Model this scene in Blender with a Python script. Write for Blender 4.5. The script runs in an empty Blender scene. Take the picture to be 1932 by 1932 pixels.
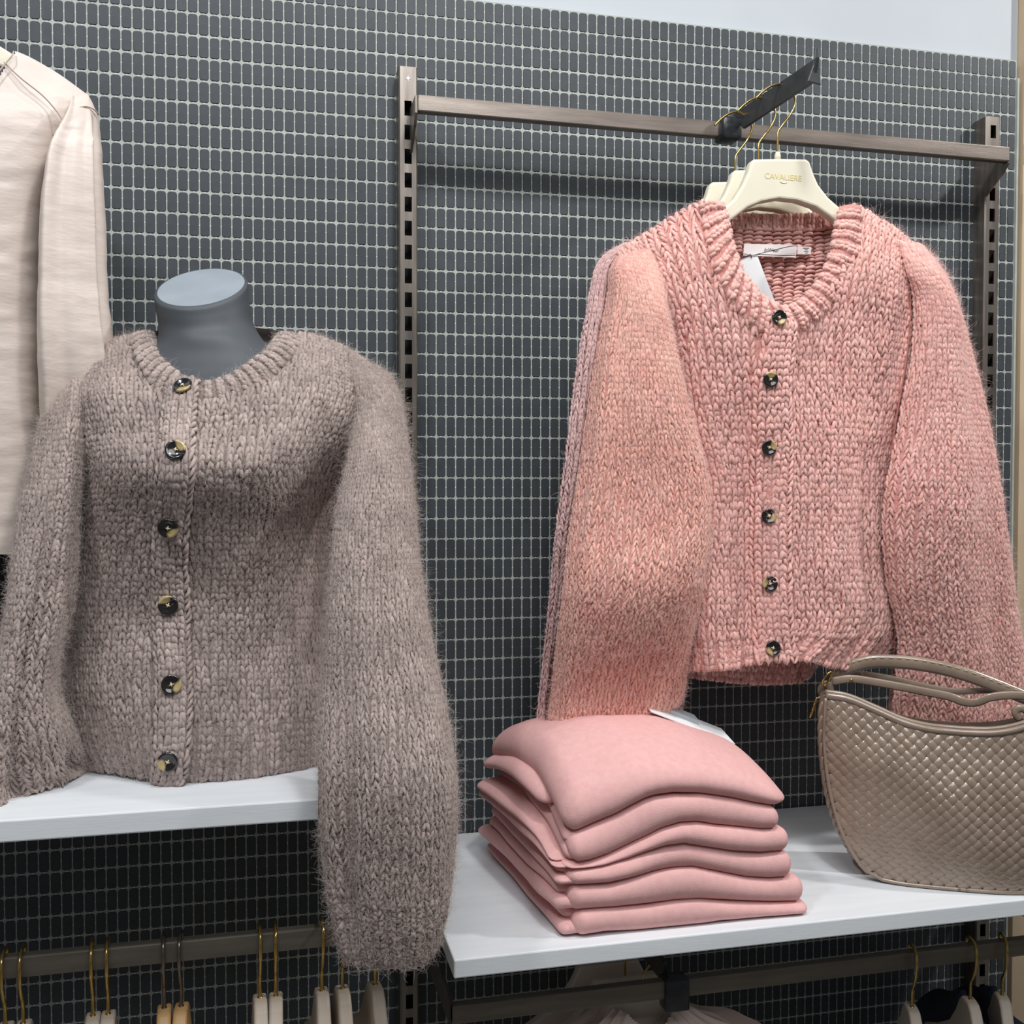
import bpy, bmesh, math, random
import numpy as np
from mathutils import Vector, Matrix

# ------------------------------------------------------------------ camera, world, lights, exposure
SC = bpy.context.scene
COL = SC.collection
f_px, yaw, pit, rol = 1932.0, 0.23106938, -0.026024919, 0.00110763633
Z0 = 2.3                                   # height of the top edge of the tiled wall
CAM = np.array([0.346537568, -1.52284931, -0.724663876 + Z0])
_c, _s = math.cos(yaw), math.sin(yaw)
FW = np.array([_s * math.cos(pit), _c * math.cos(pit), math.sin(pit)])
_R = np.array([_c, -_s, 0.0]); _U = np.cross(_R, FW)
RT = math.cos(rol) * _R + math.sin(rol) * _U
UP = -math.sin(rol) * _R + math.cos(rol) * _U
cd = bpy.data.cameras.new('camera'); cam = bpy.data.objects.new('camera', cd); COL.objects.link(cam)
cd.sensor_width = 36; cd.lens = 36 * f_px / 1932; cd.clip_start = 0.05; cd.clip_end = 60
cam.matrix_world = Matrix(((RT[0], UP[0], -FW[0], CAM[0]), (RT[1], UP[1], -FW[1], CAM[1]),
                           (RT[2], UP[2], -FW[2], CAM[2]), (0, 0, 0, 1)))
SC.camera = cam

w = bpy.data.worlds.new('store_light'); SC.world = w; w.use_nodes = True
w.node_tree.nodes['Background'].inputs[0].default_value = (0.93, 0.97, 1.0, 1)
w.node_tree.nodes['Background'].inputs[1].default_value = 0.13

def area(name, loc, target, size, power, col=(1, 1, 1)):
    l = bpy.data.lights.new(name, 'AREA'); l.shape = 'SQUARE'; l.size = size; l.energy = power; l.color = col
    o = bpy.data.objects.new(name, l); COL.objects.link(o); o.location = loc
    d = Vector(target) - Vector(loc); o.rotation_euler = d.to_track_quat('-Z', 'Y').to_euler()
    return o
area('ceiling_spot', (2.45, -0.95, 3.05), (1.05, -0.2, 1.3), 0.12, 21, (1, 0.985, 0.965))
area('ceiling_spot', (0.75, -1.05, 3.05), (0.75, -0.2, 1.3), 0.14, 10, (1, 0.985, 0.965))
area('ceiling_spot', (-0.35, -1.1, 3.05), (0.25, -0.25, 1.4), 0.14, 11, (0.96, 0.98, 1.0))
area('ceiling_fill', (0.6, -1.9, 3.3), (0.6, -1.0, 1.0), 1.6, 40, (0.95, 0.98, 1.0))  # added overhead fill lamp, stands in for the shop's ambient light

SC.view_settings.view_transform = 'Standard'; SC.view_settings.look = 'None'
SC.view_settings.gamma = 1.0; SC.view_settings.use_curve_mapping = False
SC.view_settings.exposure = 0.0

# ------------------------------------------------------------------ helpers
rng = np.random.default_rng(7)
def ray(px, py):
    return FW + (px - 966) / f_px * RT - (py - 966) / f_px * UP
def at(px, py, Y):                          # the point on the plane y=Y seen at a pixel of the photograph
    d = ray(px, py); return CAM + d * ((Y - CAM[1]) / d[1])
def atz(px, py, Z):
    d = ray(px, py); return CAM + d * ((Z - CAM[2]) / d[2])
def atplane(px, py, P, n):
    d = ray(px, py); return CAM + d * (np.dot(np.asarray(P) - CAM, n) / np.dot(d, n))
def pj(P):
    v = np.asarray(P, float) - CAM; d = v @ FW
    return 966 + f_px * (v @ RT) / d, 966 - f_px * (v @ UP) / d

def srgb(r, g, b):
    def c(x):
        x /= 255.0
        return x / 12.92 if x <= 0.04045 else ((x + 0.055) / 1.055) ** 2.4
    return (c(r), c(g), c(b), 1.0)

def mat(name, col, rough=0.6, metal=0.0, col2=None, nscale=20.0, bump=0.0, bscale=80.0, sheen=0.0, island=0.0,
        spec=0.5, stretch=None, ndetail=4.0, ramp=(0.35, 0.65), coat=0.0, sub=0.0):
    m = bpy.data.materials.new(name); m.use_nodes = True
    nt = m.node_tree; N = nt.nodes; L = nt.links
    b = N['Principled BSDF']
    b.inputs['Roughness'].default_value = rough; b.inputs['Metallic'].default_value = metal
    b.inputs['Specular IOR Level'].default_value = spec
    b.inputs['Base Color'].default_value = col
    if sheen:
        b.inputs['Sheen Weight'].default_value = sheen; b.inputs['Sheen Roughness'].default_value = 0.5
        b.inputs['Sheen Tint'].default_value = col
    if coat:
        b.inputs['Coat Weight'].default_value = coat; b.inputs['Coat Roughness'].default_value = 0.15
    tc = N.new('ShaderNodeTexCoord'); vec = tc.outputs['Object']
    if stretch:
        mp = N.new('ShaderNodeMapping'); mp.inputs['Scale'].default_value = stretch
        L.new(vec, mp.inputs['Vector']); vec = mp.outputs['Vector']
    out = None
    if col2 is not None:
        n = N.new('ShaderNodeTexNoise'); n.inputs['Scale'].default_value = nscale; n.inputs['Detail'].default_value = ndetail
        L.new(vec, n.inputs['Vector'])
        r = N.new('ShaderNodeMapRange'); r.inputs['From Min'].default_value = ramp[0]; r.inputs['From Max'].default_value = ramp[1]
        L.new(n.outputs['Fac'], r.inputs['Value'])
        mx = N.new('ShaderNodeMix'); mx.data_type = 'RGBA'
        mx.inputs[6].default_value = col; mx.inputs[7].default_value = col2
        L.new(r.outputs['Result'], mx.inputs[0]); out = mx.outputs[2]
    if island:
        g = N.new('ShaderNodeNewGeometry')
        r = N.new('ShaderNodeMapRange'); r.inputs['To Min'].default_value = 1 - island; r.inputs['To Max'].default_value = 1 + island
        L.new(g.outputs['Random Per Island'], r.inputs['Value'])
        mu = N.new('ShaderNodeMix'); mu.data_type = 'RGBA'; mu.blend_type = 'MULTIPLY'; mu.inputs[0].default_value = 1
        if out: L.new(out, mu.inputs[6])
        else: mu.inputs[6].default_value = col
        cb = N.new('ShaderNodeCombineColor')
        for i in range(3): L.new(r.outputs['Result'], cb.inputs[i])
        L.new(cb.outputs[0], mu.inputs[7]); out = mu.outputs[2]
    if out: L.new(out, b.inputs['Base Color'])
    if bump:
        n = N.new('ShaderNodeTexNoise'); n.inputs['Scale'].default_value = bscale; n.inputs['Detail'].default_value = 3
        L.new(vec, n.inputs['Vector'])
        bp = N.new('ShaderNodeBump'); bp.inputs['Strength'].default_value = bump; bp.inputs['Distance'].default_value = 0.002
        L.new(n.outputs['Fac'], bp.inputs['Height']); L.new(bp.outputs['Normal'], b.inputs['Normal'])
    return m

def npmesh(name, V, F, smooth=True):
    """V (n,3); F either an (m,k) array or a list of index tuples."""
    me = bpy.data.meshes.new(name)
    V = np.asarray(V, np.float32)
    if isinstance(F, np.ndarray):
        m, k = F.shape; loops = F.ravel(); tot = np.full(m, k)
    else:
        tot = np.array([len(q) for q in F]); loops = np.concatenate([np.asarray(q) for q in F]); m = len(F)
    st = np.concatenate([[0], np.cumsum(tot)[:-1]])
    me.vertices.add(len(V)); me.vertices.foreach_set('co', V.ravel())
    me.loops.add(len(loops)); me.loops.foreach_set('vertex_index', loops.astype(np.int32))
    me.polygons.add(m); me.polygons.foreach_set('loop_start', st.astype(np.int32))
    me.polygons.foreach_set('loop_total', tot.astype(np.int32))
    me.update(calc_edges=True)
    me.polygons.foreach_set('use_smooth', np.full(m, bool(smooth)))
    return me

ORG = {}
def link(name, me, m=None, parent=None):
    o = bpy.data.objects.new(name, me); COL.objects.link(o)
    if m is not None and me is not None and len(me.materials) == 0: me.materials.append(m)
    if parent is not None: o.parent = parent
    return o
def root_origin(o):
    while o.parent is not None: o = o.parent
    return np.array(ORG.get(o.name, (0, 0, 0)))
def part(name, VF, m, parent, smooth=True, label=None, kind=None):
    """A mesh child given in world coordinates (roots are not rotated)."""
    V = np.asarray(VF[0], float) - root_origin(parent)
    o = link(name, npmesh(name, V, VF[1], smooth), m, parent)
    if label: o['label'] = label
    if kind: o['kind'] = kind
    return o
def thing(name, loc, label, cat, group=None, kind=None):
    o = bpy.data.objects.new(name, None); COL.objects.link(o); o.location = loc; o.empty_display_size = 0.05
    ORG[o.name] = tuple(loc); o['label'] = label; o['category'] = cat
    if group: o['group'] = group
    if kind: o['kind'] = kind
    return o
def solo(name, VF, m, loc, label, cat, group=None, kind=None, smooth=True):
    o = link(name, npmesh(name, np.asarray(VF[0], float) - np.asarray(loc), VF[1], smooth), m); o.location = loc
    ORG[o.name] = tuple(loc); o['label'] = label; o['category'] = cat
    if group: o['group'] = group
    if kind: o['kind'] = kind
    return o
def copy_tree(o, loc, rotz=0.0, label=None):
    def rec(s, p):
        c = s.copy(); COL.objects.link(c); c.parent = p
        for ch in s.children: rec(ch, c)
        return c
    r = rec(o, None); r.location = loc; r.rotation_euler = (0, 0, rotz); ORG[r.name] = tuple(loc)
    if label: r['label'] = label
    return r

def join(*vfs):
    Vs, Fs, n = [], [], 0
    for V, F in vfs:
        V = np.asarray(V, float); Vs.append(V)
        Fs += [tuple(int(i) + n for i in q) for q in F]; n += len(V)
    return np.vstack(Vs), Fs
def bm_vf(bm):
    bm.verts.ensure_lookup_table(); bm.verts.index_update()
    V = np.array([v.co[:] for v in bm.verts]); F = [tuple(v.index for v in q.verts) for q in bm.faces]
    bm.free(); return V, F
def box(lo, hi, bev=0.0, seg=2):
    bm = bmesh.new(); bmesh.ops.create_cube(bm, size=1)
    lo, hi = np.array(lo, float), np.array(hi, float)
    for v in bm.verts: v.co = Vector((np.array(v.co[:]) + 0.5) * (hi - lo) + lo)
    if bev: bmesh.ops.bevel(bm, geom=bm.edges[:], offset=bev, segments=seg, affect='EDGES', profile=0.5)
    return bm_vf(bm)
def lettering(txt, size, loc, parent, m, shear=0.0, rot=(math.pi / 2, 0, 0), name='lettering'):
    cu = bpy.data.curves.new(name, 'FONT'); cu.body = txt; cu.size = size; cu.shear = shear; cu.align_x = 'CENTER'; cu.align_y = 'CENTER'; cu.extrude = 0.00012
    tmp = bpy.data.objects.new(name, cu); COL.objects.link(tmp); bpy.context.view_layer.update()
    me = bpy.data.meshes.new_from_object(tmp.evaluated_get(bpy.context.evaluated_depsgraph_get()))
    bpy.data.objects.remove(tmp); bpy.data.curves.remove(cu); me.materials.clear()
    o = link(name, me, m, parent); o.location = loc; o.rotation_euler = rot
    return o
def prism(outline, ex, ey, ez, org, th, bev=0.0, seg=2):
    """outline [(a,b)] in the plane org+a*ex+b*ey, extruded by +-th/2 along ez."""
    bm = bmesh.new(); org, ex, ey, ez = map(lambda q: np.asarray(q, float), (org, ex, ey, ez))
    vs = [bm.verts.new(org + a * ex + b * ey - ez * th / 2) for a, b in outline]
    fc = bm.faces.new(vs)
    r = bmesh.ops.extrude_face_region(bm, geom=[fc])
    nv = [g for g in r['geom'] if isinstance(g, bmesh.types.BMVert)]
    bmesh.ops.translate(bm, verts=nv, vec=Vector(ez * th))
    bmesh.ops.recalc_face_normals(bm, faces=bm.faces[:])
    if bev:
        es = [e for e in bm.edges if len(e.link_faces) == 2 and e.calc_face_angle() > 0.6]
        bmesh.ops.bevel(bm, geom=es, offset=bev, segments=seg, affect='EDGES', profile=0.5)
    return bm_vf(bm)
def catmull(P, n, closed=False):
    P = np.asarray(P, float); m = len(P)
    t = np.linspace(0, m if closed else m - 1, n, endpoint=not closed)
    i = np.floor(t).astype(int)
    if not closed: i = np.clip(i, 0, m - 2)
    x = (t - i).reshape((-1,) + (1,) * (P.ndim - 1))
    def g(k):
        if closed: return P[k % m]
        lo = 2 * P[0] - P[1]; hi = 2 * P[-1] - P[-2]
        Q = np.concatenate([lo[None], P, hi[None]]); return Q[np.clip(k + 1, 0, m + 1)]
    a, b, c, d = g(i - 1), g(i), g(i + 1), g(i + 2)
    return 0.5 * (2 * b + (c - a) * x + (2 * a - 5 * b + 4 * c - d) * x ** 2 + (3 * b - a - 3 * c + d) * x ** 3)
def tube(P, r, sides=8, cap=True, closed=False, flat=None):
    """Swept round (or flattened: flat=(normal dir, ratio)) tube along points P; r scalar or per point."""
    P = np.asarray(P, float); n = len(P); r = np.broadcast_to(np.asarray(r, float), (n,))
    T = np.gradient(P, axis=0) if not closed else (np.roll(P, -1, 0) - np.roll(P, 1, 0))
    T /= np.linalg.norm(T, axis=1)[:, None] + 1e-12
    a = np.array([0, 0, 1.0]) if abs(T[0][2]) < 0.9 else np.array([1.0, 0, 0])
    if flat is not None: a = np.asarray(flat[0], float)
    V = []
    prev = None
    for i in range(n):
        u = (a if (prev is None or flat is not None) else prev); u = u - T[i] * (u @ T[i]); u /= np.linalg.norm(u) + 1e-12; prev = u
        v = np.cross(T[i], u); k = flat[1] if flat is not None else 1.0
        for s in range(sides):
            q = 2 * math.pi * s / sides; V.append(P[i] + r[i] * (math.cos(q) * u * k + math.sin(q) * v))
    F = []
    for i in range(n if closed else n - 1):
        j = (i + 1) % n
        for s in range(sides):
            s2 = (s + 1) % sides; F.append((i * sides + s, i * sides + s2, j * sides + s2, j * sides + s))
    if cap and not closed:
        F.append(tuple(range(sides))[::-1]); F.append(tuple((n - 1) * sides + s for s in range(sides)))
    return np.array(V), F
def lathe(prof, c, ax, n=20):
    """prof [(r,h)] revolved about axis ax through c."""
    ax = np.asarray(ax, float); ax /= np.linalg.norm(ax)
    u = np.cross(ax, [0, 0, 1.0]); u = u if np.linalg.norm(u) > 0.1 else np.cross(ax, [1.0, 0, 0]); u /= np.linalg.norm(u); v = np.cross(ax, u)
    V = [np.asarray(c) + ax * h + r * (math.cos(2 * math.pi * k / n) * u + math.sin(2 * math.pi * k / n) * v) for r, h in prof for k in range(n)]
    F = [(i * n + k, i * n + (k + 1) % n, (i + 1) * n + (k + 1) % n, (i + 1) * n + k) for i in range(len(prof) - 1) for k in range(n)]
    F.append(tuple(range(n))[::-1]); F.append(tuple((len(prof) - 1) * n + k for k in range(n)))
    return np.array(V), F
def gridfaces(nr, nc, closed=False):
    i, j = np.meshgrid(np.arange(nr - 1), np.arange(nc if closed else nc - 1), indexing='ij'); j2 = (j + 1) % nc
    return np.stack([i * nc + j, (i + 1) * nc + j, (i + 1) * nc + j2, i * nc + j2], -1).reshape(-1, 4)
def vnoise(a, b, seed=0, scale=1.0):
    """smooth 2-D value noise in [-1,1]"""
    r = np.random.default_rng(seed); T = r.uniform(-1, 1, (64, 64))
    a = np.asarray(a) * scale; b = np.asarray(b) * scale
    i = np.floor(a).astype(int); j = np.floor(b).astype(int); x = a - i; y = b - j
    x = x * x * (3 - 2 * x); y = y * y * (3 - 2 * y)
    g = lambda p, q: T[p % 64, q % 64]
    return (g(i, j) * (1 - x) + g(i + 1, j) * x) * (1 - y) + (g(i, j + 1) * (1 - x) + g(i + 1, j + 1) * x) * y

# ------------------------------------------------------------------ cloth surfaces and knitting
class Surf:
    """A sheet given as a fine grid of points G[row][col]; rows run down (v), columns across (u)."""
    def __init__(self, G, even=True):
        G = np.asarray(G, float)
        if even:
            d = np.linalg.norm(np.diff(G, axis=0), axis=2).mean(1); s = np.concatenate([[0], np.cumsum(d)]); s /= s[-1]
            G = self._rs(G, s, 0)
            d = np.linalg.norm(np.diff(G, axis=1), axis=2).mean(0); s = np.concatenate([[0], np.cumsum(d)]); s /= s[-1]
            G = self._rs(G, s, 1)
        self.set(G)
    @staticmethod
    def _rs(G, s, ax):
        n = G.shape[ax]; t = np.linspace(0, 1, n); i = np.clip(np.searchsorted(s, t) - 1, 0, n - 2)
        x = (t - s[i]) / np.maximum(s[i + 1] - s[i], 1e-9)
        if ax == 0: return G[i] * (1 - x)[:, None, None] + G[i + 1] * x[:, None, None]
        return G[:, i] * (1 - x)[None, :, None] + G[:, i + 1] * x[None, :, None]
    def set(self, G):
        self.G = G
        du = np.gradient(G, axis=1); dv = np.gradient(G, axis=0)
        n = np.cross(dv, du); n /= np.linalg.norm(n, axis=2)[..., None] + 1e-12
        self.N = n
    def uv(self):
        nr, nc = self.G.shape[:2]; return np.meshgrid(np.linspace(0, 1, nr), np.linspace(0, 1, nc), indexing='ij')[::-1]
    def push(self, fn):                      # fn(u,v) -> metres along the outward normal
        u, v = self.uv(); self.set(self.G + self.N * fn(u, v)[..., None]); return self
    def _s(self, A, u, v):
        nr, nc = A.shape[:2]
        a = np.clip(v, -0.02, 1.02) * (nr - 1); b = np.clip(u, -0.02, 1.02) * (nc - 1)
        i = np.clip(np.floor(a).astype(int), 0, nr - 2); j = np.clip(np.floor(b).astype(int), 0, nc - 2)
        x = (a - i)[..., None]; y = (b - j)[..., None]
        return (A[i, j] * (1 - y) + A[i, j + 1] * y) * (1 - x) + (A[i + 1, j] * (1 - y) + A[i + 1, j + 1] * y) * x
    def P(self, u, v): return self._s(self.G, u, v)
    def NN(self, u, v):
        n = self._s(self.N, u, v); return n / (np.linalg.norm(n, axis=-1)[..., None] + 1e-12)
    def size(self):
        return np.linalg.norm(np.diff(self.G, axis=1), axis=2).sum(1).mean(), np.linalg.norm(np.diff(self.G, axis=0), axis=2).sum(0).mean()
    def sub(self, u0, u1, v0, v1, nr=120, nc=60, off=0.0):
        v, u = np.meshgrid(np.linspace(v0, v1, nr), np.linspace(u0, u1, nc), indexing='ij')
        return Surf(self.P(u, v) + off * self.NN(u, v))

def sheet_vf(S, keep=None, off=0.0, back=None, step=2):
    G = (S.G + S.N * off)[::step, ::step]; nr, nc = G.shape[:2]
    F = gridfaces(nr, nc)
    if keep is not None:
        u, v = S.uv(); u = u[::step, ::step]; v = v[::step, ::step]
        k = keep(u, v); k = k[:-1, :-1] & k[1:, 1:] & k[1:, :-1] & k[:-1, 1:]; F = F[k.ravel()]
    V = G.reshape(-1, 3)
    if back is not None:                     # a second layer behind, so that the cloth has thickness
        B = (S.G - S.N * back)[::step, ::step].reshape(-1, 3)
        F2 = F[:, ::-1] + len(V); V = np.vstack([V, B]); F = np.vstack([F, F2])
    return V, F

def knit_vf(S, nc, nr, keep=None, rad=0.30, lift=0.35, rib=None, seed=1, jit=0.06, purl=False, urange=(0, 1)):
    """V-shaped knit stitches, each two tapering yarn lobes, standing on the sheet S."""
    r = np.random.default_rng(seed)
    W, H = S.size(); cw = 1.0 / nc; rh = 1.0 / nr
    jj, ii = np.meshgrid(np.arange(nr), np.arange(nc), indexing='ij'); ii = ii.ravel(); jj = jj.ravel()
    u0 = (ii + 0.5) * cw; v0 = (jj + 0.5) * rh
    if keep is not None:
        k = keep(u0, v0); ii, jj, u0, v0 = ii[k], jj[k], u0[k], v0[k]
    n = len(u0)
    # smooth wandering of the wales, so that columns are not ruled lines
    wob = 0.22 * vnoise(ii * 0.23 + 3, jj * 0.11, seed) ; wob2 = 0.25 * vnoise(ii * 0.2, jj * 0.2 + 9, seed + 5)
    K = 5; t = np.linspace(0, 1, K)
    if purl: cx = np.array([-0.55, -0.3, 0, 0.3, 0.55]); cy = np.array([0.25, -0.1, -0.22, -0.1, 0.25])
    else: cx = np.array([0.43, 0.40, 0.32, 0.21, 0.08]); cy = np.array([-0.98, -0.50, 0.02, 0.52, 0.95])
    pr = np.array([0.42, 0.9, 1.0, 0.88, 0.42]); hz = np.array([-0.25, 0.6, 1.0, 0.75, -0.1])
    Vs = []; SID = 6
    wy = W / nc
    for side in ((1,) if purl else (-1, 1)):
        ju = r.normal(0, jit, (n, 1)); jv = r.normal(0, jit, (n, 1)); js = 1 + r.normal(0, 0.12, (n, 1)); jr = 1 + r.normal(0, 0.12, (n, 1))
        tilt = r.normal(0, 0.10, (n, 1))
        u = u0[:, None] + cw * (side * cx[None, :] * (0.95 + tilt) + ju + wob[:, None]); v = v0[:, None] + rh * (cy[None, :] * js + jv + wob2[:, None])
        P = S.P(u, v); N = S.NN(u, v)
        T = np.gradient(P, axis=1); T /= np.linalg.norm(T, axis=2)[..., None] + 1e-12
        B = np.cross(T, N); B /= np.linalg.norm(B, axis=2)[..., None] + 1e-12
        rr = rad * wy * pr[None, :] * jr
        ht = (lift * hz[None, :] * (1 + r.normal(0, 0.2, (n, 1)))) * wy
        if rib is not None:
            per, kn, drop = rib; pc = (ii % per) >= kn
            ht = ht - (pc * drop)[:, None]; rr = rr * np.where(pc, 0.85, 1.0)[:, None]
        C = P + N * ht[..., None]
        q = 2 * np.pi * np.arange(SID) / SID
        ring = C[:, :, None, :] + rr[:, :, None, None] * (np.cos(q)[None, None, :, None] * B[:, :, None, :] + 0.85 * np.sin(q)[None, None, :, None] * N[:, :, None, :])
        Vs.append(ring.reshape(-1, 3))
    V = np.vstack(Vs); m = len(V) // (K * SID)
    k, s = np.meshgrid(np.arange(K - 1), np.arange(SID), indexing='ij'); s2 = (s + 1) % SID
    q = np.stack([k * SID + s, k * SID + s2, (k + 1) * SID + s2, (k + 1) * SID + s], -1).reshape(-1, 4)
    F = (q[None] + (np.arange(m) * K * SID)[:, None, None]).reshape(-1, 4)
    return V, F

def fuzz(name, specs, m, parent, rad=0.00009, seed=3, kind='stuff', lift=0.1):
    """mohair halo: hair curves; specs = [(Surf, count, keep, minlen, maxlen)]"""
    r = np.random.default_rng(seed); org = root_origin(parent); PTS = []
    K = 6
    for S, cnt, keep, l0, l1 in specs:
        u = r.uniform(0, 1, cnt); v = r.uniform(0, 1, cnt)
        if keep is not None: k = keep(u, v); u, v = u[k], v[k]
        n = len(u); P = S.P(u, v); N = S.NN(u, v)
        D = r.normal(0, 1, (n, 3)); D -= N * (D * N).sum(1)[:, None]; D /= np.linalg.norm(D, axis=1)[:, None]
        up = np.abs(r.normal(lift, 0.3, n))[:, None]
        Ln = (l0 + (l1 - l0) * r.uniform(0, 1, n) ** 2.2)[:, None]
        E = r.normal(0, 1, (n, 3)); pts = [P + N * (0.0022 + 0.0012 * r.uniform(0, 1, n))[:, None]]
        d = D + N * up
        for k in range(K - 1):
            d = d + 0.35 * E - N * 0.07 * k; d /= np.linalg.norm(d, axis=1)[:, None]
            E = 0.6 * E + 0.6 * r.normal(0, 1, (n, 3))
            pts.append(pts[-1] + d * Ln / (K - 1))
        PTS.append(np.stack(pts, 1))
    A = np.concatenate(PTS) - org; n = len(A)
    hc = bpy.data.hair_curves.new(name); hc.add_curves([K] * n)
    hc.attributes['position'].data.foreach_set('vector', A.astype(np.float32).ravel()) if 'position' in hc.attributes else hc.position_data.foreach_set('vector', A.astype(np.float32).ravel())
    at_ = hc.attributes.get('radius') or hc.attributes.new('radius', 'FLOAT', 'POINT')
    at_.data.foreach_set('value', np.tile(rad * np.array([1, 1, 0.95, 0.8, 0.6, 0.3], np.float32), n))
    hc.materials.append(m)
    o = bpy.data.objects.new(name, hc); COL.objects.link(o); o.parent = parent; o['kind'] = kind
    return o

def ctrl(rows, nr=160, nc=120):
    """rows of (px,py,Y) control points -> fine world grid"""
    A = np.array([[at(x, y, Y) for x, y, Y in r] for r in rows])
    A = catmull(A, nr); return np.swapaxes(catmull(np.swapaxes(A, 0, 1), nc), 0, 1)
def sleeve_grid(rows, nr=200, nc=96, th0=0.0, th1=2 * math.pi, pw=0.85):
    """rows (xl,yl,Yl,xr,yr,Yr,tf,tb): a full tube whose outline in the photograph runs from l to r"""
    L = catmull([at(r[0], r[1], r[2]) for r in rows], nr); R = catmull([at(r[3], r[4], r[5]) for r in rows], nr)
    tf = catmull([[r[6]] for r in rows], nr)[:, 0]; tb = catmull([[r[7]] for r in rows], nr)[:, 0]
    th = np.linspace(th0, th1, nc); c = np.cos(th); s = np.sin(th)
    a = (1 - c) / 2
    X = L[:, None, :] * (1 - a)[None, :, None] + R[:, None, :] * a[None, :, None]
    sp = np.sign(s) * np.abs(s) ** pw
    dep = np.where(s > 0, -tf[:, None] * sp[None, :], -tb[:, None] * sp[None, :])
    X[..., 1] += dep
    return X

# ------------------------------------------------------------------ materials
M = {}
M['tile'] = mat('tile_slate', srgb(64, 69, 74), 0.55, col2=srgb(57, 61, 65), nscale=60, ramp=(0.3, 0.7), island=0.05, spec=0.35)
M['grout'] = mat('grout_grey', srgb(172, 177, 172), 0.8, col2=srgb(160, 164, 158), nscale=40)
M['dot'] = mat('joint_white', srgb(235, 238, 232), 0.35)
M['white_wall'] = mat('white_paint', srgb(182, 187, 193), 0.7, col2=srgb(176, 181, 187), nscale=4)
M['beige'] = mat('beige_wall', srgb(196, 174, 146), 0.75, col2=srgb(188, 166, 138), nscale=8)
M['board'] = mat('white_board', srgb(226, 229, 232), 0.5, col2=srgb(218, 222, 226), nscale=6, stretch=(1, 8, 8), bump=0.06, bscale=60)
M['steel'] = mat('bronze_steel', srgb(140, 130, 122), 0.38, 0.75, col2=srgb(118, 108, 101), nscale=14, stretch=(0.6, 6, 6), bump=0.05, bscale=200)
M['post'] = mat('post_steel', srgb(138, 130, 122), 0.36, 0.7, col2=srgb(112, 104, 98), nscale=20, stretch=(6, 6, 0.6))
M['darkmetal'] = mat('dark_rail', srgb(128, 121, 110), 0.42, 0.45, col2=srgb(112, 106, 97), nscale=18, stretch=(0.6, 6, 6))
M['black'] = mat('black_plastic', srgb(34, 36, 40), 0.25, col2=srgb(52, 54, 58), nscale=35)
M['slot'] = mat('slot_dark', srgb(22, 21, 21), 0.8)
M['arm'] = mat('dark_arm', srgb(62, 63, 66), 0.4, 0.5, col2=srgb(80, 81, 84), nscale=30)
M['cream'] = mat('cream_hanger', srgb(231, 225, 205), 0.55, col2=srgb(225, 218, 197), nscale=9)
M['gold'] = mat('brass_wire', srgb(196, 168, 102), 0.22, 0.95)
M['steelwire'] = mat('steel_wire', srgb(135, 126, 115), 0.25, 0.95)
M['goldprint'] = mat('gold_print', srgb(222, 206, 140), 0.4)
M['hanger2'] = mat('putty_hanger', srgb(205, 190, 174), 0.5, col2=srgb(196, 181, 164), nscale=12)
M['wood'] = mat('wood_hanger', srgb(214, 172, 118), 0.45, col2=srgb(196, 150, 98), nscale=14, stretch=(6, 1, 1))
M['grey_yarn'] = mat('grey_mohair', srgb(182, 166, 160), 0.9, col2=srgb(158, 143, 138), nscale=26, sheen=0.25, island=0.16, bump=0.5, bscale=900, spec=0.15)
M['grey_base'] = mat('grey_mohair_back', srgb(146, 131, 126), 0.95, bump=0.4, bscale=500, spec=0.1)
M['grey_hair'] = mat('grey_fuzz', srgb(196, 182, 175), 0.7, spec=0.2)
M['pink_yarn'] = mat('pink_mohair', srgb(240, 194, 185), 0.9, col2=srgb(231, 179, 170), nscale=24, sheen=0.25, island=0.12, bump=0.5, bscale=900, spec=0.15)
M['peach_yarn'] = mat('peach_mohair', srgb(241, 193, 178), 0.9, col2=srgb(231, 174, 159), nscale=24, sheen=0.25, island=0.12, bump=0.5, bscale=900, spec=0.15)
M['pink_base'] = mat('pink_mohair_back', srgb(214, 152, 143), 0.95, bump=0.4, bscale=500, spec=0.1)
M['pink_hair'] = mat('pink_fuzz', srgb(245, 214, 208), 0.7, spec=0.2)
M['mauve_lit_yarn'] = mat('mauve_lit_mohair', srgb(218, 184, 181), 0.9, col2=srgb(206, 170, 168), nscale=24, sheen=0.3, island=0.1, bump=0.5, bscale=900, spec=0.15)  # pink yarn; the rear sleeve's different lighting is put into this mauve
M['mauve_lit_base'] = mat('mauve_lit_mohair_back', srgb(196, 150, 146), 0.95, spec=0.1)  # same painted-in lighting tint, for the sheet under the stitches
M['fleece'] = mat('pink_fleece', srgb(227, 179, 176), 0.95, col2=srgb(222, 172, 169), nscale=120, sheen=0.2, bump=0.25, bscale=900, spec=0.1)
M['bust'] = mat('grey_bust', srgb(72, 77, 82), 0.58, col2=srgb(66, 71, 76), nscale=18)
M['bust_cap_lit'] = mat('bust_grey_toplit', srgb(146, 154, 162), 0.5, col2=srgb(137, 146, 155), nscale=25)  # bust grey made lighter: light from above put into the colour
M['satin'] = mat('cream_satin', srgb(213, 199, 190), 0.48, col2=srgb(205, 190, 180), nscale=10, stretch=(1, 1, 3), bump=0.35, bscale=45, sheen=0.1)
M['seam'] = mat('seam_thread', srgb(176, 158, 148), 0.8)
M['charcoal'] = mat('charcoal_cloth', srgb(46, 45, 48), 0.9, bump=0.2, bscale=300)
M['leather'] = mat('taupe_leather', srgb(150, 132, 117), 0.21, col2=srgb(139, 121, 106), nscale=30, bump=0.10, bscale=160, island=0.03, coat=0.6)
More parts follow.
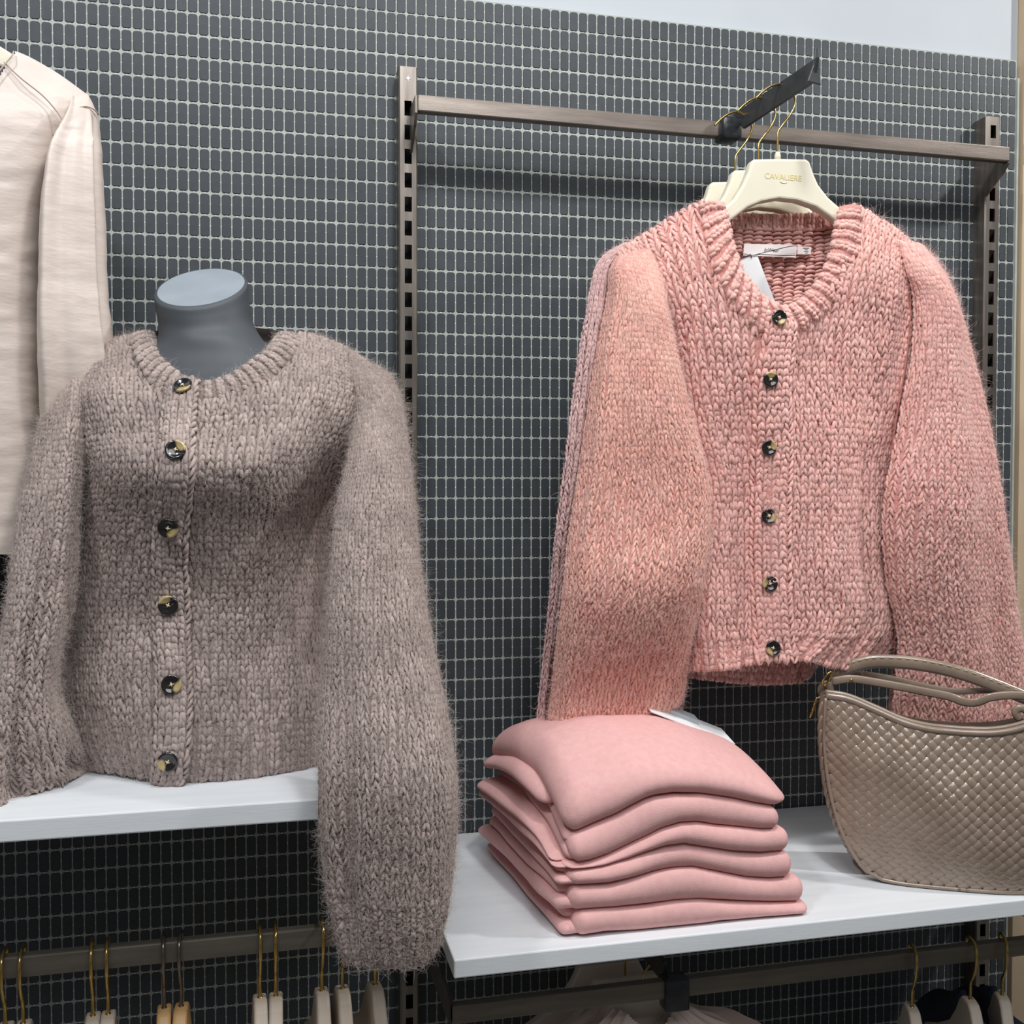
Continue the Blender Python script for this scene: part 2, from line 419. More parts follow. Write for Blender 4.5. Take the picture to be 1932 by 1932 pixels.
M['leather_d'] = mat('taupe_leather_dark', srgb(64, 54, 46), 0.5)
M['white'] = mat('white_paper', srgb(238, 239, 240), 0.5)
M['satin_white'] = mat('white_satin_label', srgb(238, 228, 226), 0.35)
M['ink'] = mat('black_ink', srgb(25, 22, 30), 0.6)
M['clear'] = mat('grey_plastic', srgb(170, 178, 182), 0.2)
M['thread'] = mat('cream_thread', srgb(226, 206, 164), 0.6)
M['blush'] = mat('blush_cloth', srgb(224, 204, 194), 0.8, col2=srgb(214, 192, 182), nscale=10, bump=0.2, bscale=60)
M['hanger2_lit'] = mat('putty_hanger_lit', srgb(228, 213, 198), 0.5)  # putty made lighter, painting in front light missing under the shelf
M['navy'] = mat('navy_cloth', srgb(36, 42, 58), 0.9, bump=0.4, bscale=400)
M['floor'] = mat('floor_grey', srgb(120, 116, 112), 0.6, col2=srgb(112, 108, 104), nscale=3)
def tortoise():
    m = mat('tortoise_button', srgb(30, 27, 28), 0.12, col2=srgb(186, 164, 116), nscale=42, ndetail=1, ramp=(0.52, 0.60), coat=0.6)
    return m
M['button'] = tortoise()

# ------------------------------------------------------------------ the room
CW, RH = 0.0147, 0.030874325
C0, C1, R1 = -36, 108, 54
def rowz(r):                                 # the sheets were laid a little unevenly
    return Z0 - r * RH - 0.0008 * np.interp(r, [0, 2, 6, 12, 17, 25, 32, 40, 54], [0, -1.2, 1.0, 3.6, 5.0, 3.4, 0.6, -1.6, -1.6])
XR = C1 * CW + 0.0005
wall = solo('wall_back', box((C0 * CW, 0, rowz(R1)), (XR, 0.012, Z0 + 0.001)), M['grout'], (0.5, 0, 1.0),
            'wall covered in small upright dark slate tiles with pale joints', 'wall', kind='structure', smooth=False)
def tile_proto():
    hw, hh, rr, th, bv = 0.00635, 0.0142, 0.0034, 0.0011, 0.0005
    def outl(ins):
        o = []
        for cx, cz, a0 in ((hw - rr, hh - rr, 0), (-hw + rr, hh - rr, 90), (-hw + rr, -hh + rr, 180), (hw - rr, -hh + rr, 270)):
            for k in range(4):
                a = math.radians(a0 + 30 * k); o.append((cx + (rr - ins) * math.cos(a), cz + (rr - ins) * math.sin(a)))
        return o
    V = [(x, 0, z) for x, z in outl(0)] + [(x, -th + bv, z) for x, z in outl(0)] + [(x, -th, z) for x, z in outl(bv)]
    n = 16; F = []
    for k in range(2):
        for i in range(n): F.append((k * n + i, k * n + (i + 1) % n, (k + 1) * n + (i + 1) % n, (k + 1) * n + i))
    F.append(tuple(2 * n + i for i in range(n)))
    return np.array(V), F
TV, TF = tile_proto()
tile_me = npmesh('tile', TV, TF, smooth=False); tile_me.materials.append(M['tile'])
cells = []
for r in range(R1):
    zc = (rowz(r) + rowz(r + 1)) / 2
    for c in range(C0, C1):
        cells.append((c * CW + CW / 2, zc))
def seen(px, py):
    if not (4 < px < 1900 and 4 < py < 1900): return False
    if px < 205 + max(0, (py - 250) * 0.03) : return False
    if py < 640 and px < 750: return not (295 < px < 530 and py > 490)
    return False
rank = []
for i, (x, z) in enumerate(cells):
    px, py = pj((x, 0, z))
    if seen(px, py):
        a = pj((x + CW, 0, z)); b = pj((x, 0, z + RH)); rank.append(((a[0] - px) * (py - b[1]), i))
rank.sort(reverse=True); single = {i for _, i in rank[:300]}
for i in single:
    o = link('tile', tile_me, None, wall); o.location = (cells[i][0] - 0.5, 0, cells[i][1] - 1.0)
rest = np.array([cells[i] for i in range(len(cells)) if i not in single])
V = TV[None] + np.stack([rest[:, 0], 0 * rest[:, 0], rest[:, 1]], -1)[:, None, :]
nT = len(TV); F = []
for k in range(len(rest)): F += [tuple(i + k * nT for i in q) for q in TF]
part('tiles', (V.reshape(-1, 3), F), M['tile'], wall, smooth=False, kind='stuff')
# small bright dots half way along every joint
dv, df = [], []
oct_ = np.array([(-1, 0, 0), (1, 0, 0), (0, -1, 0), (0, 0, -1), (0, 0, 1)]); of = [(0, 2, 4), (4, 2, 1), (1, 2, 3), (3, 2, 0)]
dots = []
for r in range(R1):
    z = rowz(r); zm = (rowz(r) + rowz(r + 1)) / 2
    for c in range(C0 + 1, C1):
        dots.append((c * CW, zm, 0.0011, 0.0016)); 
        if r > 0: dots.append((c * CW + CW / 2, z, 0.0022, 0.0011))
D = np.array(dots)
V = oct_[None] * np.stack([D[:, 2], np.full(len(D), 0.0009), D[:, 3]], -1)[:, None, :] + np.stack([D[:, 0], 0 * D[:, 0], D[:, 1]], -1)[:, None, :]
F = (np.array(of)[None] + (np.arange(len(D)) * 5)[:, None, None]).reshape(-1, 3)
part('joint_dots', (V.reshape(-1, 3), F), M['dot'], wall, smooth=False, kind='stuff')

solo('wall_upper', box((-1.6, 0.0125, 0), (XR + 0.012, 0.08, 3.6)), M['white_wall'], (0.9, 0.03, 2.3),
     'plain white wall above the tiled panel', 'wall', kind='structure', smooth=False)
solo('wall_right', box((XR + 0.013, -0.004, 0), (2.6, 0.05, 3.6), 0.001), M['beige'], (1.9, 0, 0),
     'beige wall beside the right end of the tiled panel', 'wall', kind='structure', smooth=False)
solo('floor', box((-2.5, -5, -0.05), (4, 0.1, 0)), M['floor'], (0.5, -1, 0), 'grey shop floor below the shelves', 'floor', kind='structure', smooth=False)
te = solo('trim_1', box((XR, -0.004, rowz(R1)), (XR + 0.004, 0.012, Z0 - 0.03), 0.001), M['grout'], (XR, 0, 1.5),
          'thin pale edge strip at the right end of the tiles', 'trim', kind='structure', smooth=False)
ORG_lab = None

# ------------------------------------------------------------------ slotted uprights
def upright(xc, ztop, zbot, label, loc_y=0.0, first=0.031, blank=2):
    d = 0.03; wd = 0.0235; sw = 0.0105; pitch = 0.0345; sh = 0.0215
    t = thing('slotted_upright', (xc, 0, zbot), label, 'post', group='slotted steel uprights')
    zs = [ztop]; holes = []
    z = ztop - first; k = 0
    while z - sh > zbot + 0.01:
        holes.append((z, z - sh)); z -= pitch
    for a, b in holes: zs += [a, b]
    zs.append(zbot); zs = sorted(zs)
    xs = [-wd / 2, -sw / 2, sw / 2, wd / 2]
    V, F = [], []
    def q(a, b, c, e):
        n = len(V); V.extend([a, b, c, e]); F.append((n, n + 1, n + 2, n + 3))
    hset = {(round(b, 5), round(a, 5)) for a, b in holes}
    for i in range(len(zs) - 1):
        for j in range(3):
            if j == 1 and (round(zs[i], 5), round(zs[i + 1], 5)) in hset:
                x0, x1, z0, z1 = xs[1], xs[2], zs[i], zs[i + 1]; y0, y1 = -d, -d + 0.0022
                q((x0, y0, z0), (x0, y0, z1), (x0, y1, z1), (x0, y1, z0)); q((x1, y0, z0), (x1, y1, z0), (x1, y1, z1), (x1, y0, z1))
                q((x0, y0, z1), (x1, y0, z1), (x1, y1, z1), (x0, y1, z1)); q((x0, y0, z0), (x0, y1, z0), (x1, y1, z0), (x1, y0, z0))
                continue
            q((xs[j], -d, zs[i]), (xs[j + 1], -d, zs[i]), (xs[j + 1], -d, zs[i + 1]), (xs[j], -d, zs[i + 1]))
    for sx in (-1, 1):
        x = sx * wd / 2; bx = sx * (wd / 2 + 0.002)
        q((x, -d, zbot), (bx, -d + 0.002, zbot), (bx, -d + 0.002, ztop), (x, -d, ztop))
        q((bx, -d + 0.002, zbot), (bx, -0.001, zbot), (bx, -0.001, ztop), (bx, -d + 0.002, ztop))
    q((-wd / 2, -d, ztop), (wd / 2, -d, ztop), (wd / 2, -0.001, ztop), (-wd / 2, -0.001, ztop))
    off = np.array([xc, 0, 0])
    part('face_channel', (np.array(V) + off, F), M['post'], t, smooth=False)
    part('inner_channel', box((xc - wd / 2 + 0.001, -0.009, zbot), (xc + wd / 2 - 0.001, -0.001, ztop - 0.001)), M['slot'], t, smooth=False, label='dark inside of the slotted channel')
    return t
up_l = upright(0.5425, 2.181, 0.62, 'slotted steel upright between the grey and the pink cardigan, full height in view', first=0.118 - 0.0345 * 2)
q_ = at(766, 147.5, -0.0302)
part('star_plate', prism([(0.0042 * math.cos(k * math.pi / 4) * (1 if k % 2 == 0 else 0.42), 0.0042 * math.sin(k * math.pi / 4) * (1 if k % 2 == 0 else 0.42)) for k in range(8)], (1, 0, 0), (0, 0, 1), (0, 1, 0), (0.5425, -0.0302, q_[2]), 0.0008), M['board'], up_l, smooth=False, label='small pale star-shaped stud near the top of the upright')
upright(1.521, 2.190, 0.62, 'slotted steel upright near the beige wall, partly behind the pink cardigan', first=0.014)

# ------------------------------------------------------------------ rails
def rail(name, x0, x1, ztop, yf, h, dp, m, label, brackets):
    t = thing(name, ((x0 + x1) / 2, yf + dp / 2, ztop - h), label, 'rail')
    part('bar', box((x0, yf, ztop - h), (x1, yf + dp, ztop), 0.002), m, t, smooth=False)
    for bx, side, drop in brackets:
        out = [(-0.028, ztop - 0.001), (yf + 0.002, ztop - 0.001), (yf + 0.002, ztop - h - 0.002), (yf + 0.014, ztop - h - drop * 0.35), (-0.028, ztop - h - drop)]
        part('bracket', prism(out, (0, 1, 0), (0, 0, 1), (1, 0, 0), (bx, 0, 0), 0.004, 0.0006), M['post'], t, smooth=False)
    return t
rail('hanging_rail', 0.549, 1.510, 2.122, -0.085, 0.0235, 0.014, M['steel'], 'upper steel rail running behind the pink cardigan hangers', [(0.547, -1, 0.042), (1.509, 1, 0.042)])
rail('hanging_rail', -0.43, 0.537, 1.050, -0.30, 0.0245, 0.014, M['darkmetal'], 'steel rail with clothes hangers under the left shelf', [(0.530, 1, 0.03)])
rail('hanging_rail', 0.560, 1.512, 0.9365, -0.30, 0.0235, 0.014, M['darkmetal'], 'dark steel rail under the right shelf', [(0.562, -1, 0.03), (1.508, 1, 0.03)])

# ------------------------------------------------------------------ shelves
ZL, ZR = 1.238, 1.047
def shelf(x0, x1, z, label, th):
    t = thing('shelf', ((x0 + x1) / 2, -0.2, z - th), label, 'shelf', group='white display shelves')
    part('board', box((x0, -0.412, z - th), (x1, -0.004, z), 0.0018), M['board'], t, smooth=False)
    for bx in (x0 + 0.012, x1 - 0.012):
        out = [(-0.01, z - th - 0.0005), (-0.36, z - th - 0.0005), (-0.36, z - th - 0.012), (-0.03, z - th - 0.05), (-0.01, z - th - 0.05)]
        part('shelf_bracket', prism(out, (0, 1, 0), (0, 0, 1), (1, 0, 0), (bx, 0, 0), 0.003), M['black'], t, smooth=False, label='black shelf bracket')
    return t
shelf(-0.43, 0.518, ZL, 'higher white shelf carrying the bust in the grey cardigan', 0.023)
shelf(0.542, 1.528, ZR, 'lower white shelf carrying the folded pink sweaters and the handbag', 0.0215)

# ------------------------------------------------------------------ mannequin bust
def bust():
    c = at(381, 541, -0.19)
    t = thing('mannequin_bust', (c[0], -0.19, ZL), 'matt grey bust with a cut-off neck, dressed in the grey cardigan on the left shelf', 'mannequin')
    n = 48
    rows = []
    def ring(px, py, Y, a, b, tilt, roll):
        c = at(px, py, Y); q = 2 * np.pi * np.arange(n) / n
        return np.stack([c[0] + a * np.cos(q), c[1] + b * np.sin(q), c[2] + tilt * np.sin(q) + roll * np.cos(q)], -1)
    tp = (380, 541, -0.19)
    rows.append(ring(*tp, 0.052, 0.047, 0.031, 0.0085))
    rows.append(ring(380, 543, -0.19, 0.0553, 0.0505, 0.0335, 0.009))
    rows.append(ring(380, 546, -0.19, 0.056, 0.051, 0.034, 0.009))
    rows.append(ring(383, 575, -0.19, 0.0558, 0.0515, 0.024, 0.007))
    rows.append(ring(389, 610, -0.19, 0.0565, 0.0535, 0.014, 0.004))
    rows.append(ring(398, 645, -0.19, 0.0640, 0.060, 0.004, 0.003))
    rows.append(ring(406, 668, -0.19, 0.0800, 0.0635, 0.005, 0.0))
    rows.append(ring(411, 695, -0.187, 0.100, 0.071, 0.004, 0.0))
    rows.append(ring(412, 740, -0.18, 0.116, 0.084, 0, 0))
    rows.append(ring(396, 860, -0.18, 0.110, 0.100, 0, 0))
    rows.append(ring(380, 1000, -0.18, 0.090, 0.075, 0, 0))
    rows.append(ring(378, 1150, -0.18, 0.090, 0.065, 0, 0))
    rows.append(ring(390, 1380, -0.18, 0.105, 0.075, 0, 0))
    A = np.array(rows)
    B = catmull(A[2:], 70)
    G = np.concatenate([A[:2], B]); base = G[-1].copy(); base[:, 2] = ZL + 0.0005; G = np.concatenate([G, base[None]])
    F = gridfaces(len(G), n, True)[:, ::-1]
    V = G.reshape(-1, 3); F = [tuple(q) for q in F]; F.append(tuple(range((len(G) - 1) * n, len(G) * n)))
    part('torso', (V, F), M['bust'], t)
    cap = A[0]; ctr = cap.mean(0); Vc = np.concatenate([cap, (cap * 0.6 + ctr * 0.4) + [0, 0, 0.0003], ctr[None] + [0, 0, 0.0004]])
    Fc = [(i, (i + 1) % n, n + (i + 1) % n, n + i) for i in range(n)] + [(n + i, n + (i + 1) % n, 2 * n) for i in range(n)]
    part('neck_cap', (Vc, Fc), M['bust_cap_lit'], t, smooth=False, label='slanting top of the neck, light from above painted in')
    return t
bust()

# ------------------------------------------------------------------ buttons
def button(parent, P, n, rad, rot):
    n = np.asarray(n, float); n /= np.linalg.norm(n)
    prof = [(0.2 * rad, 0.0), (rad * 0.9, 0.0), (rad, 0.0012), (rad, 0.0026), (rad * 0.93, 0.0036), (rad * 0.78, 0.0036), (rad * 0.62, 0.0022), (rad * 0.2, 0.0018)]
    V, F = lathe(prof, (0, 0, 0), (0, 0, 1), 28)
    q = Vector(n).to_track_quat('Z', 'Y').to_matrix() @ Matrix.Rotation(rot, 3, 'Z'); Q = np.array(q)
    o = link('button', npmesh('button', V, F), M['button'], parent)
    loc = np.asarray(P) - root_origin(parent); o.location = loc; o.rotation_euler = q.to_euler()
    V2, F2 = join(*[tube([(a * 0.0016, b * 0.0016, 0.0016), (a * 0.0008, b * 0.0008, 0.0031), (-a * 0.0008, -b * 0.0008, 0.0031), (-a * 0.0016, -b * 0.0016, 0.0016)], 0.0007, 6) for a, b in ((1, 1), (1, -1))])
    th = link('thread', npmesh('thread', V2, F2), M['thread'], o)
    return o

# ------------------------------------------------------------------ neck band from an inner and an outer curve
def band_surf(inner, outer, bulge, nr=24, nc=260):
    I = catmull([at(*p) for p in inner], nc); O = catmull([at(*p) for p in outer], nc)
    t = np.linspace(0, 1, nr)
    G = I[None] * (1 - t)[:, None, None] + O[None] * t[:, None, None]
    S = Surf(G, True)
    return S.push(lambda u, v: bulge * np.sin(np.pi * np.clip(v, 0, 1)) ** 0.7)

def poly_px_keep(S, poly, inside=False):
    """keep test: the projection of the sheet's point lies outside (or inside) a polygon drawn on the photograph"""
    poly = np.asarray(poly, float)
    def fn(u, v):
        P = S.P(u, v) - CAM; d = P @ FW; x = 966 + f_px * (P @ RT) / d; y = 966 - f_px * (P @ UP) / d
        c = np.zeros(x.shape, bool); n = len(poly)
        for i in range(n):
            x1, y1 = poly[i]; x2, y2 = poly[(i + 1) % n]
            k = ((y1 > y) != (y2 > y)) & (x < (x2 - x1) * (y - y1) / (y2 - y1 + 1e-12) + x1); c ^= k
        return c if inside else ~c
    return fn

def strip_edge(S, pts, n=160, off=0.003):
    """a line on the sheet that runs through the given pixels, a little proud of it"""
    G = S.G.reshape(-1, 3); N = S.N.reshape(-1, 3); P = G - CAM; dep = P @ FW
    X = 966 + f_px * (P @ RT) / dep; Z = 966 - f_px * (P @ UP) / dep; out = []
    for px, py in catmull(pts, n):
        e = (X - px) ** 2 + (Z - py) ** 2; k = np.argpartition(e, 6)[:6]; w_ = 1 / (e[k] + 0.5); w_ /= w_.sum()
        out.append((G[k] * w_[:, None]).sum(0) + (N[k] * w_[:, None]).sum(0) * off)
    out = np.array(out); ker = np.ones(9) / 9
    pad = np.concatenate([2 * out[:1] - out[4:0:-1], out, 2 * out[-1:] - out[-2:-6:-1]])
    return np.stack([np.convolve(pad[:, i], ker, 'valid') for i in range(3)], -1)

# ------------------------------------------------------------------ grey cardigan
def grey_cardigan():
    t = thing('cardigan', (0.28, -0.2, ZL), 'chunky taupe-grey mohair cardigan with tortoiseshell buttons, worn by the bust', 'cardigan')
    Y, B = M['grey_yarn'], M['grey_base']
    rows = [
        [(112, 716, -.20), (190, 662, -.20), (290, 636, -.175), (405, 628, -.16), (535, 632, -.175), (640, 655, -.20), (738, 716, -.20)],
        [(104, 765, -.20), (180, 735, -.255), (290, 735, -.285), (400, 740, -.295), (520, 730, -.28), (640, 735, -.245), (745, 780, -.19)],
        [(120, 830, -.20), (190, 815, -.28), (300, 815, -.32), (395, 815, -.328), (510, 810, -.318), (620, 812, -.265), (722, 840, -.18)],
        [(147, 892, -.20), (200, 885, -.30), (300, 885, -.348), (390, 885, -.352), (500, 885, -.345), (600, 885, -.255), (690, 890, -.13)],
        [(138, 1000, -.19), (190, 1000, -.268), (290, 1000, -.315), (385, 1000, -.322), (490, 1000, -.302), (575, 1000, -.195), (645, 1000, -.10)],
        [(122, 1150, -.19), (180, 1150, -.250), (280, 1150, -.290), (380, 1150, -.300), (480, 1150, -.283), (572, 1150, -.20), (645, 1150, -.11)],
        [(114, 1300, -.20), (175, 1300, -.262), (275, 1300, -.308), (380, 1300, -.318), (485, 1300, -.302), (590, 1300, -.25), (665, 1300, -.16)],
        [(130, 1390, -.215), (185, 1395, -.272), (280, 1400, -.318), (380, 1400, -.326), (490, 1394, -.314), (600, 1385, -.268), (682, 1375, -.18)],
        [(152, 1450, -.232), (210, 1461, -.272), (290, 1472, -.310), (375, 1474, -.319), (490, 1464, -.312), (600, 1443, -.275), (692, 1420, -.2)]]
    rows.insert(0, [(x, y + 3, q + 0.035) for x, y, q in rows[0]])
    S = Surf(ctrl(rows, 260, 180))
    S.push(lambda u, v: 0.004 * vnoise(u, v, 11, 5) + 0.002 * vnoise(u, v, 12, 13))
    neck = [(300, 560), (300, 652), (318, 690), (352, 716), (398, 722), (448, 702), (500, 664), (530, 636), (560, 560)]
    neck_o = [(262, 560), (258, 652), (290, 715), (340, 752), (400, 760), (470, 735), (535, 680), (566, 645), (580, 560)]
    keepn = poly_px_keep(S, neck); keepo = poly_px_keep(S, neck_o)
    body = part('body', sheet_vf(S, keepo, 0.0003, 0.004), B, t)
    band_u = poly_px_keep(S, [(312, 735), (376, 735), (366, 850), (356, 1000), (357, 1150), (362, 1300), (356, 1440), (350, 1490), (292, 1490), (298, 1300), (296, 1000), (305, 850)], True)
    hemv = 0.901
    kb = lambda u, v: keepo(u, v) & ~band_u(u, v) & (v < hemv)
    part('knit_stitches', knit_vf(S, 46, 78, kb, 0.235, 0.22, seed=21, jit=.09), Y, body, kind='stuff')
    hem = S.sub(0, 1, hemv - 0.005, 1.0, 40, 180, -0.001)
    hb = part('hem_rib', sheet_vf(hem, None, 0.0, 0.004, 1), B, t)
    part('knit_stitches', knit_vf(hem, 46, 8, poly_px_keep(hem, [(300, 1300), (356, 1300), (352, 1490), (290, 1490)], False), 0.30, 0.28, rib=(2, 1, 0.002), seed=22), Y, hb, kind='stuff')
    # button band: a doubled strip standing proud of the front
    L = [(318, 728), (304, 850), (294, 1000), (293, 1150), (298, 1300), (293, 1440), (290, 1476)]
    R = [(376, 728), (368, 850), (357, 1000), (358, 1150), (363, 1300), (357, 1440), (350, 1480)]
    GL = strip_edge(S, L); GR = strip_edge(S, R)
    tt = np.linspace(0, 1, 16); G = GL[:, None] * (1 - tt)[None, :, None] + GR[:, None] * tt[None, :, None]
    SB = Surf(G); SB.push(lambda u, v: 0.008 * np.clip(np.minimum(u / 0.3, (1 - u) / 0.05), 0, 1) ** 0.5)
    bb = part('button_band', sheet_vf(SB, None, 0, 0.006, 1), B, t)
    part('knit_stitches', knit_vf(SB, 5, 62, None, 0.27, 0.25, seed=23), Y, bb, kind='stuff')
    # neck band
    inn = [(290, 634, -.165), (296, 655, -.20), (316, 690, -.245), (352, 716, -.275), (398, 722, -.282), (448, 702, -.268), (500, 664, -.23), (524, 634, -.165)]
    out = [(246, 640, -.185), (256, 672, -.235), (284, 722, -.275), (340, 764, -.302), (404, 768, -.306), (476, 740, -.292), (540, 685, -.25), (572, 640, -.185)]
    NB = band_surf(inn, out, 0.006)
    nb = part('neckband', sheet_vf(NB, None, 0, 0.005, 1), B, t)
    part('knit_stitches', knit_vf(NB, 50, 7, None, 0.38, 0.3, rib=(2, 1, 0.006), seed=24), Y, nb, kind='stuff')
    bk = Surf(ctrl([[(262, 634, -.17), (330, 622, -.13), (405, 618, -.12), (480, 620, -.13), (560, 634, -.17)], [(262, 668, -.15), (330, 660, -.115), (405, 655, -.1), (480, 658, -.115), (560, 668, -.15)], [(262, 760, -.12), (330, 760, -.1), (405, 755, -.08), (480, 758, -.1), (560, 760, -.12)]], 40, 60))
    part('back', sheet_vf(bk, None, 0, 0.004, 1), B, t)
    # sleeves
    rs = [(662, 690, -.205, 712, 694, -.20, .010, .012), (664, 725, -.218, 738, 724, -.20, .026, .02), (664, 790, -.225, 753, 780, -.21, .045, .03),
          (655, 880, -.275, 765, 870, -.24, .06, .03), (640, 960, -.315, 775, 960, -.275, .06, .03), (628, 1060, -.345, 786, 1060, -.31, .06, .035),
          (620, 1160, -.375, 801, 1150, -.345, .06, .035), (614, 1260, -.395, 817, 1250, -.38, .06, .045), (608, 1360, -.425, 836, 1350, -.415, .06, .03),
          (603, 1450, -.448, 851, 1440, -.44, .06, .02), (602, 1530, -.455, 855, 1520, -.45, .058, .02), (606, 1610, -.455, 850, 1600, -.45, .055, .03),
          (618, 1695, -.455, 838, 1685, -.45, .05, .035), (634, 1760, -.455, 827, 1742, -.45, .045, .035), (650, 1806, -.455, 817, 1778, -.45, .04, .035)]
    ls = [(116, 736, -.20, 162, 712, -.21, .010, .012), (90, 776, -.20, 160, 768, -.23, .03, .02), (72, 850, -.21, 156, 856, -.245, .045, .03),
          (54, 950, -.235, 150, 950, -.255, .055, .03), (36, 1050, -.26, 141, 1050, -.265, .06, .04), (20, 1150, -.28, 128, 1150, -.275, .06, .04),
          (6, 1240, -.29, 114, 1240, -.28, .06, .04), (-8, 1320, -.30, 112, 1310, -.28, .06, .04), (-25, 1390, -.31, 128, 1370, -.275, .06, .04),
          (-45, 1450, -.33, 150, 1420, -.255, .055, .03), (-55, 1500, -.355, 158, 1446, -.240, .04, .03), (-50, 1528, -.375, 150, 1460, -.262, .02, .03)]
    fz = [(S, 60000, keepo, 0.004, 0.019), (NB, 5000, None, .003, .012), (SB, 1500, None, .003, .012)]
    for k, (rw, nc, nr) in enumerate(((rs, 24, 104), (ls, 18, 76))):
        full = sleeve_grid(rw, 260, 128)
        FS = Surf(full, False)
        if k == 0: fold = lambda u, v: 0.003 * vnoise(u * 3, v * 7, 31) + -0.016 * np.exp(-((u - (0.17 - 0.05 * v)) / 0.035) ** 2) * np.clip((v - 0.42) * 4, 0, 1) * np.clip((1.0 - v) * 6, 0, 1) + 0.010 * np.exp(-((u - 0.33) / 0.07) ** 2) * np.clip((v - 0.3) * 3, 0, 1)
        else: fold = lambda u, v: 0.004 * vnoise(u * 4, v * 7, 33) - 0.014 * np.exp(-((u - 0.26 - 0.03 * np.sin(v * 5)) / 0.03) ** 2) * np.clip((v - 0.2) * 4, 0, 1) + 0.006 * np.exp(-((u - 0.36) / 0.05) ** 2) - 0.02 * np.exp(-((u - 0.42) / 0.03) ** 2 - ((v - 0.84) / 0.05) ** 2)
        FS.push(fold)
        FR = FS.sub(-0.0, 0.52, 0, 1, 260, 110)
        sl = part('sleeve', sheet_vf(FS, None, -0.0003, None, 2), B, t)
        if k == 0:
            part('knit_stitches', knit_vf(FR, nc, nr, lambda u, v: v < 0.90, 0.235, 0.22, seed=25, jit=.09), Y, sl, kind='stuff')
            CF = FR.sub(0, 1, 0.895, 1.0, 60, 80)
            cu = part('cuff', sheet_vf(CF, None, 0, 0.004, 1), B, sl)
            part_k = knit_vf(CF, 22, 15, None, 0.27, 0.24, rib=(2, 1, 0.002), seed=27)
            part('cuff_stitches', part_k, Y, sl, kind='stuff')
        else:
            part('knit_stitches', knit_vf(FR, nc, nr, None, 0.235, 0.22, seed=26, jit=.09), Y, sl, kind='stuff')
        fz.append((FR, 34000 if k == 0 else 20000, None, 0.004, 0.019))
    fuzz('mohair_fuzz', fz, M['grey_hair'], t, 0.00008, 41)
    fuzz('stray_hairs', [(q_[0], int(q_[1] * 0.05), q_[2], 0.012, 0.030) for q_ in fz], M['grey_hair'], t, 0.00007, 43, lift=0.7)
    for (px, py), rot in zip(((349, 733), (332, 850), (320, 994), (319, 1141), (324, 1291), (318, 1433)), (0.3, 2.2, 0.6, 3.5, 1.1, 5.0)):
        P = SB.G.reshape(-1, 3) - CAM; dep = P @ FW
        e = (966 + f_px * (P @ RT) / dep - px) ** 2 + (966 - f_px * (P @ UP) / dep - py) ** 2; k = np.argmin(e)
        n = SB.N.reshape(-1, 3)[k] * 0.6 + np.array([0, -0.4, 0])
        if py < 740: n = np.array([-0.25, -0.55, 0.55])
        button(t, SB.G.reshape(-1, 3)[k] + n / np.linalg.norm(n) * 0.0045, n, 0.0112, rot)
    return t
grey_cardigan()

# ------------------------------------------------------------------ waterfall arm and cream hangers with the pink cardigans
def xz_at(px, py, Y):
    p = at(px, py, Y); return p[0], p[2]
def face_out_arm():
    Xa = 1.030
    t = thing('display_arm', (Xa, -0.085, 2.10), 'dark flat display arm jutting from the upper rail, its tip turned up', 'arm')
    def yz(px, py):                          # point of the plane x=Xa
        d = ray(px, py); p = CAM + d * ((Xa - CAM[0]) / d[0]); return p[1], p[2]
    b0, b1, t1, t0 = yz(1404, 243), yz(1536, 155), yz(1544, 107), yz(1384, 217)
    part('arm_plate', prism([b0, b1, t1, t0], (0, 1, 0), (0, 0, 1), (1, 0, 0), (Xa, 0, 0), 0.0042, 0.0008), M['arm'], t, smooth=False)
    ye, ze = b1; yt, zt = t1
    part('end_plate', prism([(-0.011, ze - 0.001), (0.008, ze - 0.004), (0.006, zt - 0.006), (0.0045, zt + 0.014), (-0.0005, zt + 0.014), (-0.003, zt - 0.008)], (1, 0, 0), (0, 0, 1), (0, 1, 0), (Xa, ye - 0.002, 0), 0.0032, 0.0008), M['arm'], t, smooth=False, label='upturned end plate of the arm')
    part('clamp', box((Xa - 0.028, -0.102, 2.092), (Xa + 0.004, -0.066, 2.126), 0.006, 3), M['black'], t, label='glossy black plastic clamp on the rail')
    return t
face_out_arm()

